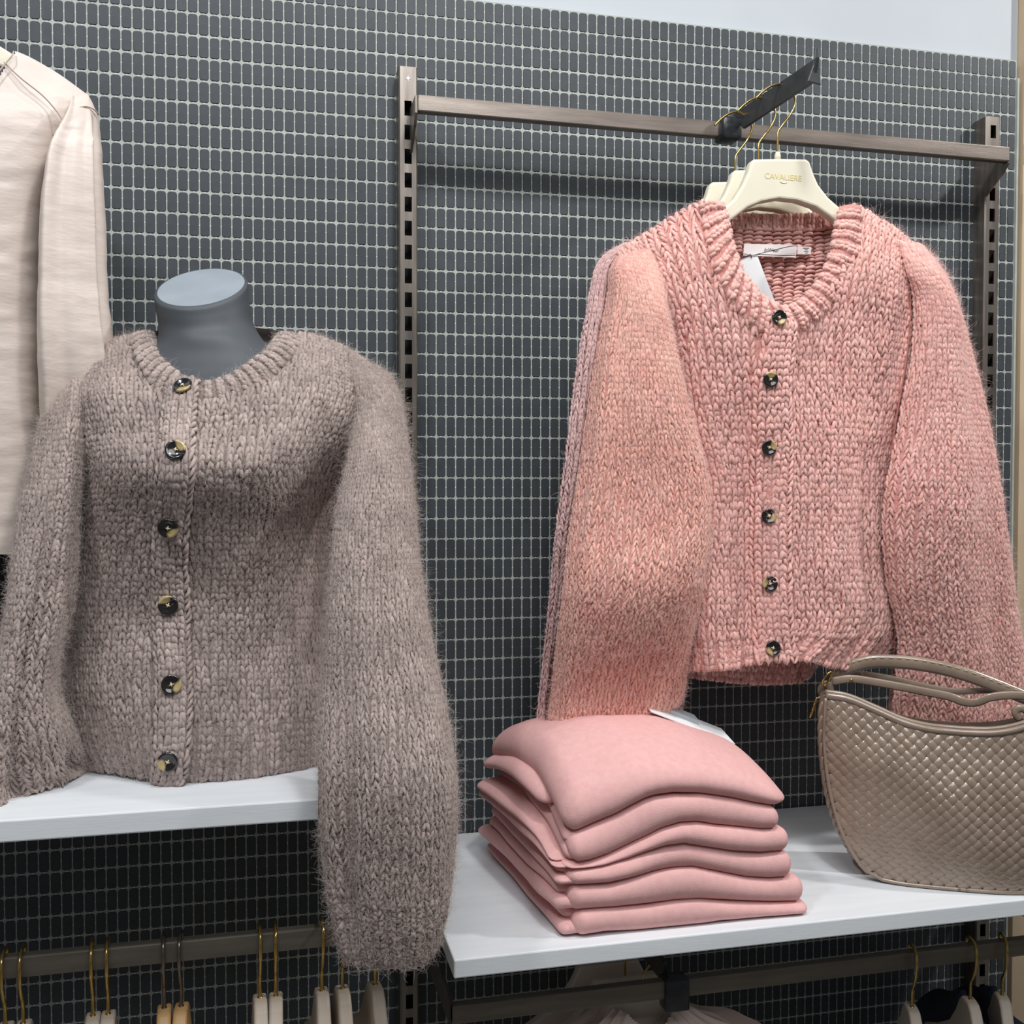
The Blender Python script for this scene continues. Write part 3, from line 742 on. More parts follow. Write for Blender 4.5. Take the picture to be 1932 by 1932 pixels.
HOUT = None
def hanger_outline(Y0):
    pts = [(1413, 307), (1419, 303), (1467, 302), (1516, 303), (1523, 307), (1530, 330), (1540, 352), (1558, 375), (1583, 397), (1640, 430), (1712, 462), (1716, 478), (1650, 468), (1590, 436),
           (1560, 411), (1535, 394), (1500, 382), (1465, 378), (1432, 384), (1406, 395), (1378, 416), (1345, 440), (1280, 470), (1216, 486), (1214, 470), (1290, 428), (1352, 402), (1380, 378), (1396, 352), (1406, 330)]
    return [xz_at(x, y, Y0) for x, y in pts]
def cream_hanger(Y, dx, dz, label, mark):
    Y0 = -0.225
    out = [(x + dx, z + dz) for x, z in hanger_outline(Y0)]
    xc, zt = xz_at(1467, 302, Y0); xc += dx; zt += dz
    t = thing('clothes_hanger', (xc, Y, zt), label, 'hanger', group='cream hangers on the display arm')
    part('hanger_body', prism(out, (1, 0, 0), (0, 0, 1), (0, 1, 0), (0, Y, 0), 0.0165, 0.004, 3), M['cream'], t, smooth=False)
    hp = [(1467, 300), (1467, 275), (1468, 250), (1475, 238), (1490, 218), (1499, 200), (1500, 186), (1494, 172), (1481, 162), (1468, 159), (1452, 164), (1438, 174), (1426, 186)]
    P = np.array([at(x, y, Y0) for x, y in hp]) + np.array([dx, Y - Y0, dz])
    part('hook', tube(catmull(P, 60), 0.0016, 8), M['gold'], t)
    part('hook_socket', lathe([(0.0042, -0.001), (0.0042, 0.006), (0.0030, 0.010), (0.0022, 0.011)], (xc, Y, zt), (0, 0, 1), 12), M['cream'], t)
    if mark:
        q = at(1472, 338, Y0) + np.array([dx, 0, dz])
        lettering('CAVALIERE', 0.0112, (q[0] - xc, -0.0085, q[2] - zt), t, M['goldprint'])['label'] = 'pale gold shop lettering'
        q2 = at(1473, 348, Y0)
        sc = [(q2[0] + a * 0.0008, Y - 0.0085, q2[2] + b * 0.0008) for a, b in ((-6, 1), (-4, 0), (-2, -1), (0, -0.4), (2, -1), (4, 0), (6, 1))]
        part('emblem', tube(sc, 0.0005, 5), M['goldprint'], t, label='small gold scroll under the lettering')
    return t
cream_hanger(-0.225, 0, 0, 'front cream hanger with a gold shop name, holding the pink cardigan', True)
cream_hanger(-0.172, -0.002, 0.001, 'middle cream hanger, mostly hidden behind the front hanger', False)
cream_hanger(-0.118, -0.012, -0.001, 'rear cream hanger nearest the rail, only its left corner showing', False)

def pink_cardigan():
    t = thing('cardigan', (1.03, -0.22, 1.34), 'chunky pink mohair cardigan with dark buttons on the front cream hanger', 'cardigan', 'pink mohair cardigans')
    Y, B = M['pink_yarn'], M['pink_base']
    def R(ys, xs, Ys): return [(x, y, q) for x, y, q in zip(xs, ys if hasattr(ys, '__len__') else [ys] * 7, Ys)]
    rows = [R([490, 450, 390, 372, 390, 440, 502], [1170, 1222, 1335, 1465, 1600, 1688, 1754], [-.212, -.225, -.236, -.24, -.236, -.225, -.212]),
            R([560, 520, 500, 492, 496, 520, 570], [1200, 1255, 1350, 1465, 1590, 1680, 1745], [-.22, -.252, -.267, -.272, -.267, -.252, -.22]),
            R([650, 640, 640, 640, 640, 640, 655], [1222, 1288, 1370, 1465, 1570, 1670, 1744], [-.20, -.255, -.270, -.277, -.270, -.25, -.232]),
            R(780, [1248, 1308, 1380, 1467, 1570, 1655, 1724], [-.19, -.250, -.262, -.277, -.268, -.245, -.222]),
            R(920, [1283, 1338, 1396, 1470, 1570, 1640, 1700], [-.19, -.252, -.256, -.277, -.268, -.248, -.19]),
            R(1060, [1275, 1330, 1394, 1470, 1570, 1640, 1696], [-.19, -.255, -.256, -.278, -.270, -.250, -.19]),
            R(1180, [1280, 1326, 1394, 1474, 1570, 1645, 1702], [-.20, -.257, -.258, -.278, -.270, -.252, -.20]),
            R([1264, 1267, 1260, 1246, 1246, 1264, 1252], [1287, 1330, 1392, 1452, 1522, 1592, 1662], [-.205, -.258, -.262, -.278, -.27, -.258, -.21])]
    rows.insert(0, [(x, y + 3, q + 0.03) for x, y, q in rows[0]])
    S = Surf(ctrl(rows, 260, 180))
    S.push(lambda u, v: 0.004 * vnoise(u, v, 51, 5) + 0.002 * vnoise(u, v, 52, 14) + 0.007 * np.exp(-((u - 0.62) / 0.05) ** 2) * np.clip((v - 0.25) * 3, 0, 1) - 0.007 * np.exp(-((u - 0.74 - 0.03 * v) / 0.035) ** 2) * np.clip((v - 0.2) * 3, 0, 1) - 0.007 * np.exp(-((u - 0.31) / 0.035) ** 2) * np.clip((v - 0.3) * 3, 0, 1) + 0.005 * np.exp(-((u - 0.38) / 0.03) ** 2) * np.clip((v - 0.3) * 3, 0, 1))
    neck = [(1372, 330), (1373, 415), (1380, 455), (1392, 495), (1412, 528), (1442, 562), (1472, 580), (1502, 571), (1527, 546), (1552, 510), (1566, 470), (1574, 430), (1570, 330)]
    neck_o = [(1330, 330), (1338, 440), (1352, 500), (1376, 548), (1410, 592), (1448, 618), (1490, 626), (1526, 598), (1556, 570), (1586, 526), (1604, 478), (1612, 430), (1612, 330)]
    kn = poly_px_keep(S, neck); ko = poly_px_keep(S, neck_o)
    body = part('body', sheet_vf(S, ko, 0.0001, 0.004), B, t)
    bu = poly_px_keep(S, [(1430, 620), (1492, 620), (1486, 720), (1488, 845), (1488, 975), (1489, 1100), (1492, 1220), (1498, 1260), (1430, 1260), (1424, 1100), (1424, 850)], True)
    part('knit_stitches', knit_vf(S, 38, 72, lambda u, v: ko(u, v) & ~bu(u, v) & (v < 0.929), 0.215, 0.22, seed=61, jit=.08), Y, body, kind='stuff')
    hem = S.sub(0, 1, 0.925, 1.0, 40, 180, -0.001)
    hb = part('hem_rib', sheet_vf(hem, None, 0, 0.004, 1), B, t)
    part('knit_stitches', knit_vf(hem, 40, 6, None, 0.30, 0.28, rib=(2, 1, 0.003), seed=62), Y, hb, kind='stuff')
    L = [(1440, 612), (1424, 720), (1420, 845), (1418, 975), (1420, 1100), (1426, 1200), (1428, 1248)]
    Rr = [(1496, 612), (1486, 720), (1489, 845), (1488, 975), (1489, 1100), (1492, 1200), (1498, 1246)]
    GL = strip_edge(S, L); GR = strip_edge(S, Rr)
    tt = np.linspace(0, 1, 16); SB = Surf(GL[:, None] * (1 - tt)[None, :, None] + GR[:, None] * tt[None, :, None])
    SB.push(lambda u, v: 0.0065 * np.clip(np.minimum(u / 0.3, (1 - u) / 0.05), 0, 1) ** 0.5)
    bb = part('button_band', sheet_vf(SB, None, 0, 0.006, 1), B, t)
    part('knit_stitches', knit_vf(SB, 5, 52, None, 0.25, 0.25, seed=63), Y, bb, kind='stuff')
    inn = [(1362, 386, -.241), (1372, 414, -.247), (1380, 455, -.256), (1392, 495, -.262), (1412, 528, -.268), (1442, 562, -.272), (1474, 580, -.274), (1504, 570, -.273), (1529, 545, -.269), (1554, 508, -.262), (1568, 468, -.256), (1575, 430, -.247), (1583, 390, -.241)]
    out = [(1322, 388, -.243), (1332, 440, -.256), (1346, 502, -.270), (1370, 553, -.273), (1404, 598, -.277), (1442, 626, -.280), (1492, 634, -.281), (1534, 604, -.279), (1564, 574, -.274), (1594, 530, -.267), (1612, 480, -.264), (1620, 436, -.254), (1624, 390, -.243)]
    NB = band_surf(inn, out, 0.006)
    nb = part('neckband', sheet_vf(NB, None, 0, 0.005, 1), B, t)
    part('knit_stitches', knit_vf(NB, 46, 7, None, 0.40, 0.32, rib=(2, 1, 0.0065), seed=64), Y, nb, kind='stuff')
    # inside of the back, purl side out, with its own ribbed neck edge
    bk = Surf(ctrl([[(1330, 418, -.205), (1375, 425, -.198), (1465, 430, -.192), (1560, 428, -.198), (1615, 420, -.205)],
                    [(1330, 500, -.2), (1375, 505, -.19), (1465, 510, -.186), (1560, 508, -.19), (1615, 500, -.2)],
                    [(1330, 640, -.2), (1375, 645, -.19), (1465, 650, -.186), (1560, 648, -.19), (1615, 640, -.2)]], 80, 80))
    kin = part('back', sheet_vf(bk, None, -0.001, 0.004, 1), B, t)
    part('purl_stitches', knit_vf(bk, 15, 30, None, 0.17, 0.3, seed=65, purl=True), Y, kin, kind='stuff')
    bn = Surf(ctrl([[(1362, 398, -.208), (1400, 402, -.199), (1465, 404, -.194), (1535, 402, -.199), (1590, 398, -.208)], [(1358, 430, -.206), (1400, 434, -.197), (1465, 437, -.192), (1535, 435, -.197), (1594, 430, -.206)]], 20, 80))
    bnp = part('back_neckband', sheet_vf(bn, None, 0, 0.004, 1), B, t)
    part('knit_stitches', knit_vf(bn, 22, 3, None, 0.3, 0.28, rib=(2, 1, 0.003), seed=66), Y, bnp, kind='stuff')
    ls = [(1166, 484, -.218, 1226, 474, -.236, .006, .02), (1153, 508, -.22, 1242, 530, -.25, .026, .025), (1148, 560, -.222, 1250, 590, -.252, .045, .03),
          (1130, 660, -.226, 1264, 668, -.252, .05, .03), (1111, 780, -.232, 1289, 782, -.252, .055, .03), (1093, 900, -.236, 1323, 888, -.252, .058, .03),
          (1076, 1000, -.240, 1331, 982, -.255, .06, .03), (1062, 1100, -.246, 1316, 1088, -.257, .062, .03), (1050, 1200, -.236, 1299, 1188, -.240, .052, .03),
          (1040, 1285, -.218, 1288, 1268, -.222, .040, .03), (1034, 1350, -.208, 1280, 1322, -.212, .034, .03), (1034, 1405, -.205, 1250, 1372, -.208, .026, .02)]
    rs = [(1698, 462, -.236, 1757, 494, -.214, .006, .02), (1712, 512, -.252, 1779, 540, -.212, .026, .025), (1724, 570, -.252, 1796, 610, -.205, .045, .03),
          (1716, 680, -.252, 1819, 700, -.202, .05, .03), (1696, 800, -.252, 1843, 800, -.202, .055, .03), (1678, 900, -.252, 1864, 900, -.20, .058, .03),
          (1669, 1000, -.25, 1881, 1000, -.195, .058, .03), (1674, 1100, -.245, 1897, 1100, -.19, .055, .03), (1690, 1190, -.235, 1909, 1190, -.18, .05, .03),
          (1689, 1270, -.225, 1921, 1270, -.17, .045, .03), (1684, 1340, -.22, 1928, 1340, -.165, .04, .03), (1692, 1385, -.22, 1920, 1385, -.165, .03, .02)]
    fz = [(S, 42000, ko, 0.004, 0.017), (NB, 5000, None, .003, .010), (SB, 1200, None, .003, .010)]
    for k, rw in enumerate((ls, rs)):
        FS = Surf(sleeve_grid(rw, 260, 128), False)
        if k == 0: FS.push(lambda u, v: 0.004 * vnoise(u * 4, v * 6, 71) + 0.006 * np.exp(-((u - 0.09 - 0.01 * v) / 0.02) ** 2) * np.clip(v * 3, 0, 1) + 0.008 * np.exp(-((u - 0.36) / 0.08) ** 2 - ((v - 0.5) / 0.12) ** 2))
        else: FS.push(lambda u, v: 0.004 * vnoise(u * 4, v * 6, 73) + 0.007 * np.exp(-((u - 0.2) / 0.06) ** 2) - 0.006 * np.exp(-((u - 0.31) / 0.04) ** 2) * np.clip(v * 3, 0, 1))
        FR = FS.sub(0.0, 0.52, 0, 1, 260, 110)
        sl = part('sleeve', sheet_vf(FS, None, 0.0003, None, 2), B, t, label='peach-tinted sleeve' if k == 0 else None)
        part('knit_stitches', knit_vf(FR, 24, 92, None, 0.215, 0.2, seed=75 + k, jit=.09), M['peach_yarn'] if k == 0 else Y, sl, kind='stuff')
        fz.append((FR, 28000, None, 0.004, 0.017))
    fuzz('mohair_fuzz', fz, M['pink_hair'], t, 0.00008, 81)
    fuzz('stray_hairs', [(q_[0], int(q_[1] * 0.05), q_[2], 0.012, 0.030) for q_ in fz], M['pink_hair'], t, 0.00007, 83, lift=0.7)
    for (px, py), rot in zip(((1467, 601), (1451, 717), (1449, 845), (1449, 974), (1451, 1101), (1456, 1222)), (0.4, 3.0, 1.9, 1.2, 4.4, 5.3)):
        P = SB.G.reshape(-1, 3) - CAM; dep = P @ FW
        e = (966 + f_px * (P @ RT) / dep - px) ** 2 + (966 - f_px * (P @ UP) / dep - py) ** 2; k = np.argmin(e)
        n = SB.N.reshape(-1, 3)[k] * 0.4 + np.array([-0.1, -0.6, 0.05])
        q = at(px, py, SB.G.reshape(-1, 3)[k][1])
        button(t, q + n / np.linalg.norm(n) * 0.0045, n, 0.0101, rot)
    # neck label, size tab, string and swing tag
    def card(pts, Y, th, m, name, par, label=None):
        o = [xz_at(x, y, Y) for x, y in pts]
        return part(name, prism(o, (1, 0, 0), (0, 0, 1), (0, 1, 0), (0, Y, 0), th), m, par, smooth=False, label=label)
    lab = card([(1404, 460), (1504, 462), (1501, 486), (1402, 482)], -0.2015, 0.0008, M['satin_white'], 'neck_label', t, 'white woven maker label')
    card([(1504.5, 465), (1530, 466), (1530, 480), (1504.5, 480)], -0.2012, 0.0008, M['satin_white'], 'size_tab', t)
    for i, (a, b) in enumerate(((1515, 1526), (1518, 1524), (1517, 1525), (1519, 1524))):
        card([(a, 467.6 + i * 3), (b, 467.8 + i * 3), (b, 468.6 + i * 3), (a, 468.4 + i * 3)], -0.2018, 0.0003, M['ink'], 'print_line', t)
    lettering('InWear', 0.0072, at(1455, 472, -0.2021) - root_origin(t), t, M['ink'], 0.3)
    card([(1396, 490), (1427, 478), (1446, 528), (1470, 590), (1440, 590), (1408, 535)], -0.2065, 0.0012, M['white'], 'swing_tag', t, 'white cardboard swing tag')
    st = [at(x, y, -0.2085) for x, y in ((1428, 480), (1460, 472), (1490, 465), (1503, 464), (1504, 466))]
    s2 = [at(x, y, -0.2085) for x, y in ((1428, 480), (1455, 481), (1480, 482.5), (1501, 482))]
    kn_ = [at(x, y, -0.2085) for x, y in ((1428, 480), (1416, 482), (1404, 479), (1395, 484), (1397, 488), (1408, 484), (1416, 480), (1418, 487))]
    part('tag_string', join(tube(catmull(st, 20), 0.00055, 5), tube(s2, 0.00055, 5), tube(catmull(kn_, 30), 0.0005, 5)), M['ink'], t)
    return t
pink_cardigan()

def rear_cardigan():
    t = thing('cardigan', (1.0, -0.16, 1.34), 'second pink mohair cardigan hidden behind the first, sleeve edge (mauve from painted-in light) and hem showing', 'cardigan', 'pink mohair cardigans')
    Y, B = M['mauve_lit_yarn'], M['mauve_lit_base']
    ls = [(1175, 462, -.19, 1235, 470, -.19, .006, .015), (1128, 500, -.19, 1235, 520, -.19, .012, .02), (1106, 600, -.195, 1240, 610, -.195, .02, .02), (1086, 720, -.20, 1250, 730, -.20, .025, .02),
          (1069, 850, -.205, 1260, 850, -.205, .028, .02), (1051, 1000, -.205, 1260, 1000, -.205, .028, .02), (1036, 1150, -.185, 1240, 1150, -.185, .026, .02),
          (1023, 1270, -.165, 1220, 1270, -.165, .022, .02), (1014, 1360, -.155, 1200, 1340, -.155, .018, .02), (1010, 1412, -.155, 1190, 1385, -.155, .012, .015)]
    FS = Surf(sleeve_grid(ls, 200, 96), False)
    FR = FS.sub(0.0, 0.5, 0, 1, 220, 80)
    sl = part('sleeve', sheet_vf(FS, None, -0.002, None, 2), B, t)
    part('knit_stitches', knit_vf(FR, 18, 92, lambda u, v: u < 0.75, 0.215, 0.2, seed=91), Y, sl, kind='stuff')
    rows = [[(1180, 490, -.165), (1335, 425, -.17), (1465, 440, -.17), (1610, 425, -.17), (1760, 515, -.165)], [(1225, 700, -.16), (1340, 690, -.175), (1465, 690, -.175), (1600, 690, -.175), (1730, 700, -.16)],
            [(1265, 1000, -.16), (1350, 1000, -.175), (1465, 1000, -.175), (1580, 1000, -.175), (1690, 1000, -.16)], [(1290, 1276, -.165), (1350, 1284, -.18), (1420, 1290, -.18), (1500, 1288, -.178), (1530, 1272, -.16)]]
    S = Surf(ctrl(rows, 120, 90))
    bd = part('body', sheet_vf(S, None, 0, 0.004, 1), M['pink_base'], t)
    hm = S.sub(0, 1, 0.93, 1.0, 30, 90)
    part('hem_stitches', knit_vf(hm, 22, 5, None, 0.3, 0.28, rib=(2, 1, 0.003), seed=92), M['pink_yarn'], bd, kind='stuff')
    rsl = [(1700, 470, -.17, 1752, 490, -.17, .01, .015), (1715, 700, -.17, 1800, 700, -.16, .02, .02), (1690, 1000, -.17, 1850, 1000, -.15, .02, .02), (1695, 1300, -.17, 1890, 1300, -.14, .02, .02)]
    part('sleeve', sheet_vf(Surf(sleeve_grid(rsl, 80, 48), False), None, 0, None, 1), M['pink_base'], t)
    fuzz('mohair_fuzz', [(FR, 9000, None, .004, .017), (hm, 2500, None, .004, .012)], M['pink_hair'], t, 0.00008, 93)
    return t
rear_cardigan()

# ------------------------------------------------------------------ cream top at the left edge
def cream_top():
    t = thing('blouse', (0.0, -0.2, 1.49), 'cream long-sleeved satin top hanging at the left edge of the wall', 'blouse')
    rows = [[(-330, 190, -.17), (-240, 130, -.185), (-140, 95, -.19), (-40, 95, -.19), (28, 96, -.188), (98, 130, -.187), (162, 176, -.174)],
            [(-330, 260, -.18), (-240, 240, -.205), (-140, 230, -.215), (-40, 230, -.215), (35, 235, -.212), (85, 242, -.204), (140, 240, -.18)],
            [(-320, 400, -.17), (-240, 400, -.205), (-140, 400, -.22), (-40, 400, -.22), (28, 400, -.21), (70, 400, -.19), (95, 400, -.15)],
            [(-315, 600, -.17), (-240, 600, -.205), (-140, 600, -.225), (-40, 600, -.222), (25, 600, -.212), (66, 600, -.19), (88, 600, -.15)],
            [(-320, 850, -.17), (-240, 850, -.21), (-140, 850, -.228), (-40, 850, -.225), (25, 850, -.215), (70, 850, -.19), (92, 850, -.15)],
            [(-325, 1046, -.17), (-240, 1046, -.21), (-140, 1046, -.228), (-40, 1046, -.225), (25, 1046, -.215), (72, 1046, -.19), (96, 1046, -.15)]]
    S = Surf(ctrl(rows, 160, 140))
    S.push(lambda u, v: 0.002 * vnoise(u, v, 101, 6) + 0.0012 * vnoise(u * 0.5, v * 3, 102, 12) + 0.0006 * vnoise(u * 0.7, v * 4, 103, 14))
    kp = poly_px_keep(S, [(28, 0), (24, 100), (14, 118), (-20, 160), (-110, 195), (-200, 160), (-250, 0)])
    part('body', sheet_vf(S, kp, 0, 0.002, 1), M['satin'], t)
    ls = [(134, 190, -.194, 166, 177, -.178, .004, .012), (127, 222, -.203, 184, 220, -.176, .018, .02), (106, 262, -.21, 191, 272, -.176, .03, .03), (90, 300, -.215, 194, 320, -.18, .036, .03), (78, 400, -.22, 199, 420, -.18, .04, .03),
          (74, 520, -.22, 203, 540, -.18, .042, .03), (72, 640, -.22, 214, 650, -.18, .044, .03), (76, 760, -.21, 228, 760, -.17, .04, .03), (80, 900, -.2, 230, 900, -.16, .03, .03), (84, 1010, -.19, 228, 1010, -.16, .02, .02)]
    FS = Surf(sleeve_grid(ls, 200, 128), False)
    def fold(u, v):
        return 0.0006 * vnoise(u * 6, v * 22, 105, 2) + 0.007 * np.exp(-((u - 0.34 - 0.05 * v) / 0.022) ** 2) * np.clip((v - 0.08) * 6, 0, 1) - 0.007 * np.exp(-((u - 0.40 - 0.05 * v) / 0.03) ** 2) * np.clip((v - 0.1) * 6, 0, 1) + 0.005 * np.exp(-((u - 0.13) / 0.03) ** 2) - 0.006 * np.exp(-((u - 0.22) / 0.05) ** 2) * np.clip((v - 0.1) * 4, 0, 1)
    FS.push(fold)
    part('sleeve', sheet_vf(FS, None, 0, None, 1), M['satin'], t)
    far = [(-378, 250, -.17, -330, 210, -.18, .01, .015), (-400, 320, -.17, -318, 300, -.19, .03, .03), (-408, 600, -.17, -310, 600, -.20, .04, .03), (-410, 900, -.16, -320, 900, -.19, .035, .03), (-405, 1010, -.16, -325, 1010, -.18, .02, .02)]
    part('sleeve', sheet_vf(Surf(sleeve_grid(far, 80, 60), False), None, 0, None, 1), M['satin'], t)
    # seams
    def seam(pts, name):
        part(name, tube(catmull([at(*p) for p in pts], 30), 0.0009, 6), M['seam'], t)
    seam([(8, 118, -.199), (40, 148, -.208), (78, 178, -.2095), (104, 206, -.2105), (122, 232, -.214)], 'yoke_seam')
    seam([(100, 256, -.223), (112, 243, -.222), (124, 232, -.219), (136, 224, -.214), (141, 212, -.208), (150, 203, -.203), (164, 201, -.198), (178, 207, -.192), (186, 216, -.186)], 'armhole_seam')
    seam([(26, 97, -.193), (22, 106, -.2), (12, 118, -.203), (-15, 150, -.212)], 'neck_edge')
    return t
cream_top()
def cream_top_hanger():
    Y = -0.175
    c = at(-110, 40, Y)
    t = thing('clothes_hanger', (c[0], Y, c[2]), 'cream hanger whose shoulder shows at the neck of the satin top', 'hanger')
    out = [xz_at(x, y, Y) for x, y in ((-130, 20), (-90, 20), (-60, 60), (-5, 86), (40, 114), (120, 172), (118, 182), (30, 136), (-40, 118), (-110, 108), (-180, 118), (-250, 140), (-330, 190), (-332, 178), (-230, 106), (-160, 60))]
    part('hanger_body', prism(out, (1, 0, 0), (0, 0, 1), (0, 1, 0), (0, Y, 0), 0.014, 0.003), M['cream'], t, smooth=False)
    hp = [(-110, 22), (-110, -10), (-100, -30), (-85, -50), (-85, -70), (-105, -85), (-130, -78), (-140, -60)]
    part('hook', tube(catmull([at(x, y, Y) for x, y in hp], 40), 0.0016, 8), M['gold'], t)
cream_top_hanger()
def dark_trousers():
    p = at(-90, 1040, -0.11)
    t = thing('trousers', (p[0], -0.11, 1.25), 'charcoal trousers showing below the cream satin top', 'trousers')
    for xa, xb in ((-200, -96), (-98, 34)):
        ls = [(xa, 1010, -.11, xb, 1010, -.11, .02, .02), (xa, 1150, -.11, xb, 1150, -.11, .025, .02), (xa + 8, 1300, -.11, xb - 6, 1300, -.11, .025, .02), (xa + 14, 1440, -.11, xb - 10, 1440, -.11, .022, .02)]
        FS = Surf(sleeve_grid(ls, 60, 48), False); FS.push(lambda u, v: 0.002 * vnoise(u * 4, v * 4, 111, 3))
        part('trouser_leg', sheet_vf(FS, None, 0, None, 1), M['charcoal'], t)
dark_trousers()

# ------------------------------------------------------------------ stack of folded sweaters
def cap(px, py):                             # pixels of a 2.76x crop of the photograph that starts at (880,1300)
    return 880 + px / 2.76, 1300 + py / 2.76
YF = -0.398                                  # plane of the front folds
def front(pts):
    o = np.array([at(*cap(*p), YF) for p in pts]); return o[:, 0], o[:, 2]
LOW = [[(515, 1307), (600, 1297), (740, 1275), (900, 1272), (1080, 1252), (1230, 1242), (1330, 1222), (1500, 1212), (1795, 1190)],
       [(485, 1180), (600, 1170), (800, 1152), (950, 1137), (1100, 1117), (1230, 1110), (1400, 1122), (1600, 1132), (1772, 1132)],
       [(485, 1044), (600, 1038), (750, 1027), (900, 994), (1000, 967), (1100, 950), (1200, 945), (1330, 972), (1480, 1003), (1600, 1010), (1715, 1000)],
       [(462, 956), (600, 954), (720, 942), (850, 907), (950, 868), (1050, 833), (1150, 820), (1250, 838), (1400, 862), (1550, 872), (1696, 862)],
       [(520, 934), (650, 923), (750, 893), (850, 845), (950, 793), (1030, 745), (1130, 711), (1220, 708), (1320, 728), (1450, 740), (1560, 750), (1655, 745)],
       [(590, 790), (700, 737), (800, 692), (880, 643), (950, 602), (1000, 582), (1100, 565), (1250, 570), (1400, 592), (1520, 617), (1640, 634)]]
TOP6 = [(530, 610), (620, 560), (760, 500), (900, 450), (1050, 425), (1250, 430), (1450, 465), (1600, 520), (1712, 570)]
def folded_sweaters():
    curves = []
    for L in LOW + [TOP6]:
        x, z = front(L); curves.append((x, z))
    x0s, x1s = [c[0].min() for c in curves], [c[0].max() for c in curves]
    labels = ['lowest folded pink sweater, lying on the white shelf', 'second folded pink sweater from the shelf', 'third folded pink sweater from the shelf',
              'fourth folded pink sweater from the shelf, its roll sticking out at the left', 'fifth folded pink sweater, just under the top one', 'topmost folded pink sweater, drooping to a point at its front left corner']
    # height of the interface under layer i at (x, v): the front curve, rising to a crest near the middle of the depth
    YC = -0.262
    cr = np.array([at(*cap(*p), YC) for p in ((285, 352), (312, 308), (365, 276), (500, 208), (600, 172), (700, 150), (850, 148), (1000, 150), (1120, 183), (1300, 243), (1450, 308), (1600, 398), (1680, 468), (1712, 560))])
    def iface(i, x, v):
        xs, zs = curves[i]; z = np.interp(x, xs, zs)
        if i == 0: return np.full(np.shape(x), ZR + 0.0006) + 0 * v + np.clip(z - ZR - 0.002, 0, .004) * np.clip(1 - v * 6, 0, 1)
        g = np.clip(v / 0.44, 0, 1); g = np.sin(g * np.pi / 2) ** 1.15
        top = np.interp(x, cr[:, 0], cr[:, 2])
        flat = ZR + (top - ZR) * (0.135, 0.30, 0.45, 0.60, 0.745, 1.0)[i - 1]
        dn = np.clip((v - 0.5) / 0.5, 0, 1) ** 2 * (0.03 if i >= 5 else 0.014) * (i / 6)
        return z * (1 - g) + flat * g - dn
    nu, nv = 84, 64
    YB = [-0.075, -0.078, -0.085, -0.088, -0.09, -0.098]
    for i in range(6):
        xa = min(x0s[i], x0s[i] + 0.004); xb = x1s[i]
        if i == 5: xa, xb = x0s[6] - 0.0, x1s[6]
        t = thing('folded_sweater', ((xa + xb) / 2, -0.24, ZR + 0.001 if i == 0 else float(np.mean(curves[i][1]))), labels[i], 'sweater', 'stack of folded pink sweaters')
        # back-left corner leans left in the photograph: the sides run straight back, the left side swells at the rear
        def slab(u0, u1, v0, v1, w0, w1, rl, rr_, rf, rb, seed, shl=0.0):
            """part of the layer between height fractions w0..w1 with rounded borders"""
            uu = 0.5 - 0.5 * np.cos(np.pi * np.linspace(0, 1, nu)); vv = 0.5 - 0.5 * np.cos(np.pi * np.linspace(0, 1, nv))
            V_, U_ = np.meshgrid(v0 + (v1 - v0) * vv, u0 + (u1 - u0) * uu, indexing='ij')
            wx = (xb - xa); LY = 0.31
            q = [(1 - np.clip(d_, 0, 1)) for d_ in ((U_ - u0) * wx / rl, (u1 - U_) * wx / rr_, (V_ - v0) * LY / rf, (v1 - V_) * LY / rb)]
            kx = np.sqrt(np.maximum(1, sum(g_ ** 2 for g_ in q))); q = [g_ / kx for g_ in q]     # round the corners in plan
            U_ = np.where(q[0] > 0, u0 + (1 - q[0]) * rl / wx, np.where(q[1] > 0, u1 - (1 - q[1]) * rr_ / wx, U_))
            V_ = np.where(q[2] > 0, v0 + (1 - q[2]) * rf / LY, np.where(q[3] > 0, v1 - (1 - q[3]) * rb / LY, V_))
            Ug, Vg = U_, V_
            e = np.sqrt(np.clip(1 - sum(g_ ** 2 for g_ in q), 0, 1))
            X = xa + (xb - xa) * U_
            lz = iface(i, X, V_); hz = iface(i + 1, X, V_)
            X = X - shl * np.clip(1 - (U_ - u0) / 0.25, 0, 1) ** 1.5 * np.clip(V_, 0, 1)
            X = X + 0.003 * vnoise(V_ * 1.0, U_ * 0 + i, 200 + seed, 5) * (np.abs(U_ - 0.5) * 2) ** 3
            Yw = YF + 0.004 + (YB[i] - YF) * V_ + 0.003 * vnoise(U_ * 1.0, V_ * 0 + i, 220 + seed, 4) * (1 - V_) ** 3
            a = lz + (hz - lz) * w0; b = lz + (hz - lz) * w1
            zc = (a + b) / 2; h = np.maximum((b - a) / 2, 0.0022)
            crease = 0.0012 * vnoise(U_ * 3, V_ * 3, 240 + seed, 2)
            T = np.stack([X, Yw, zc + h * e * 1.02 + crease * e], -1).reshape(-1, 3)
            Bm = np.stack([X, Yw, zc - h * e * 1.02], -1).reshape(-1, 3)
            F = gridfaces(nv, nu); bm = bmesh.new(); vs = [bm.verts.new(p_) for p_ in np.vstack([T, Bm])]
            for f_ in np.vstack([F[:, ::-1], F + len(T)]): bm.faces.new([vs[k_] for k_ in f_])
            bmesh.ops.remove_doubles(bm, verts=bm.verts[:], dist=0.0009)
            bmesh.ops.dissolve_degenerate(bm, edges=bm.edges[:], dist=0.0003)
            return bm_vf(bm)
        th = 0.014 if i < 5 else 0.02
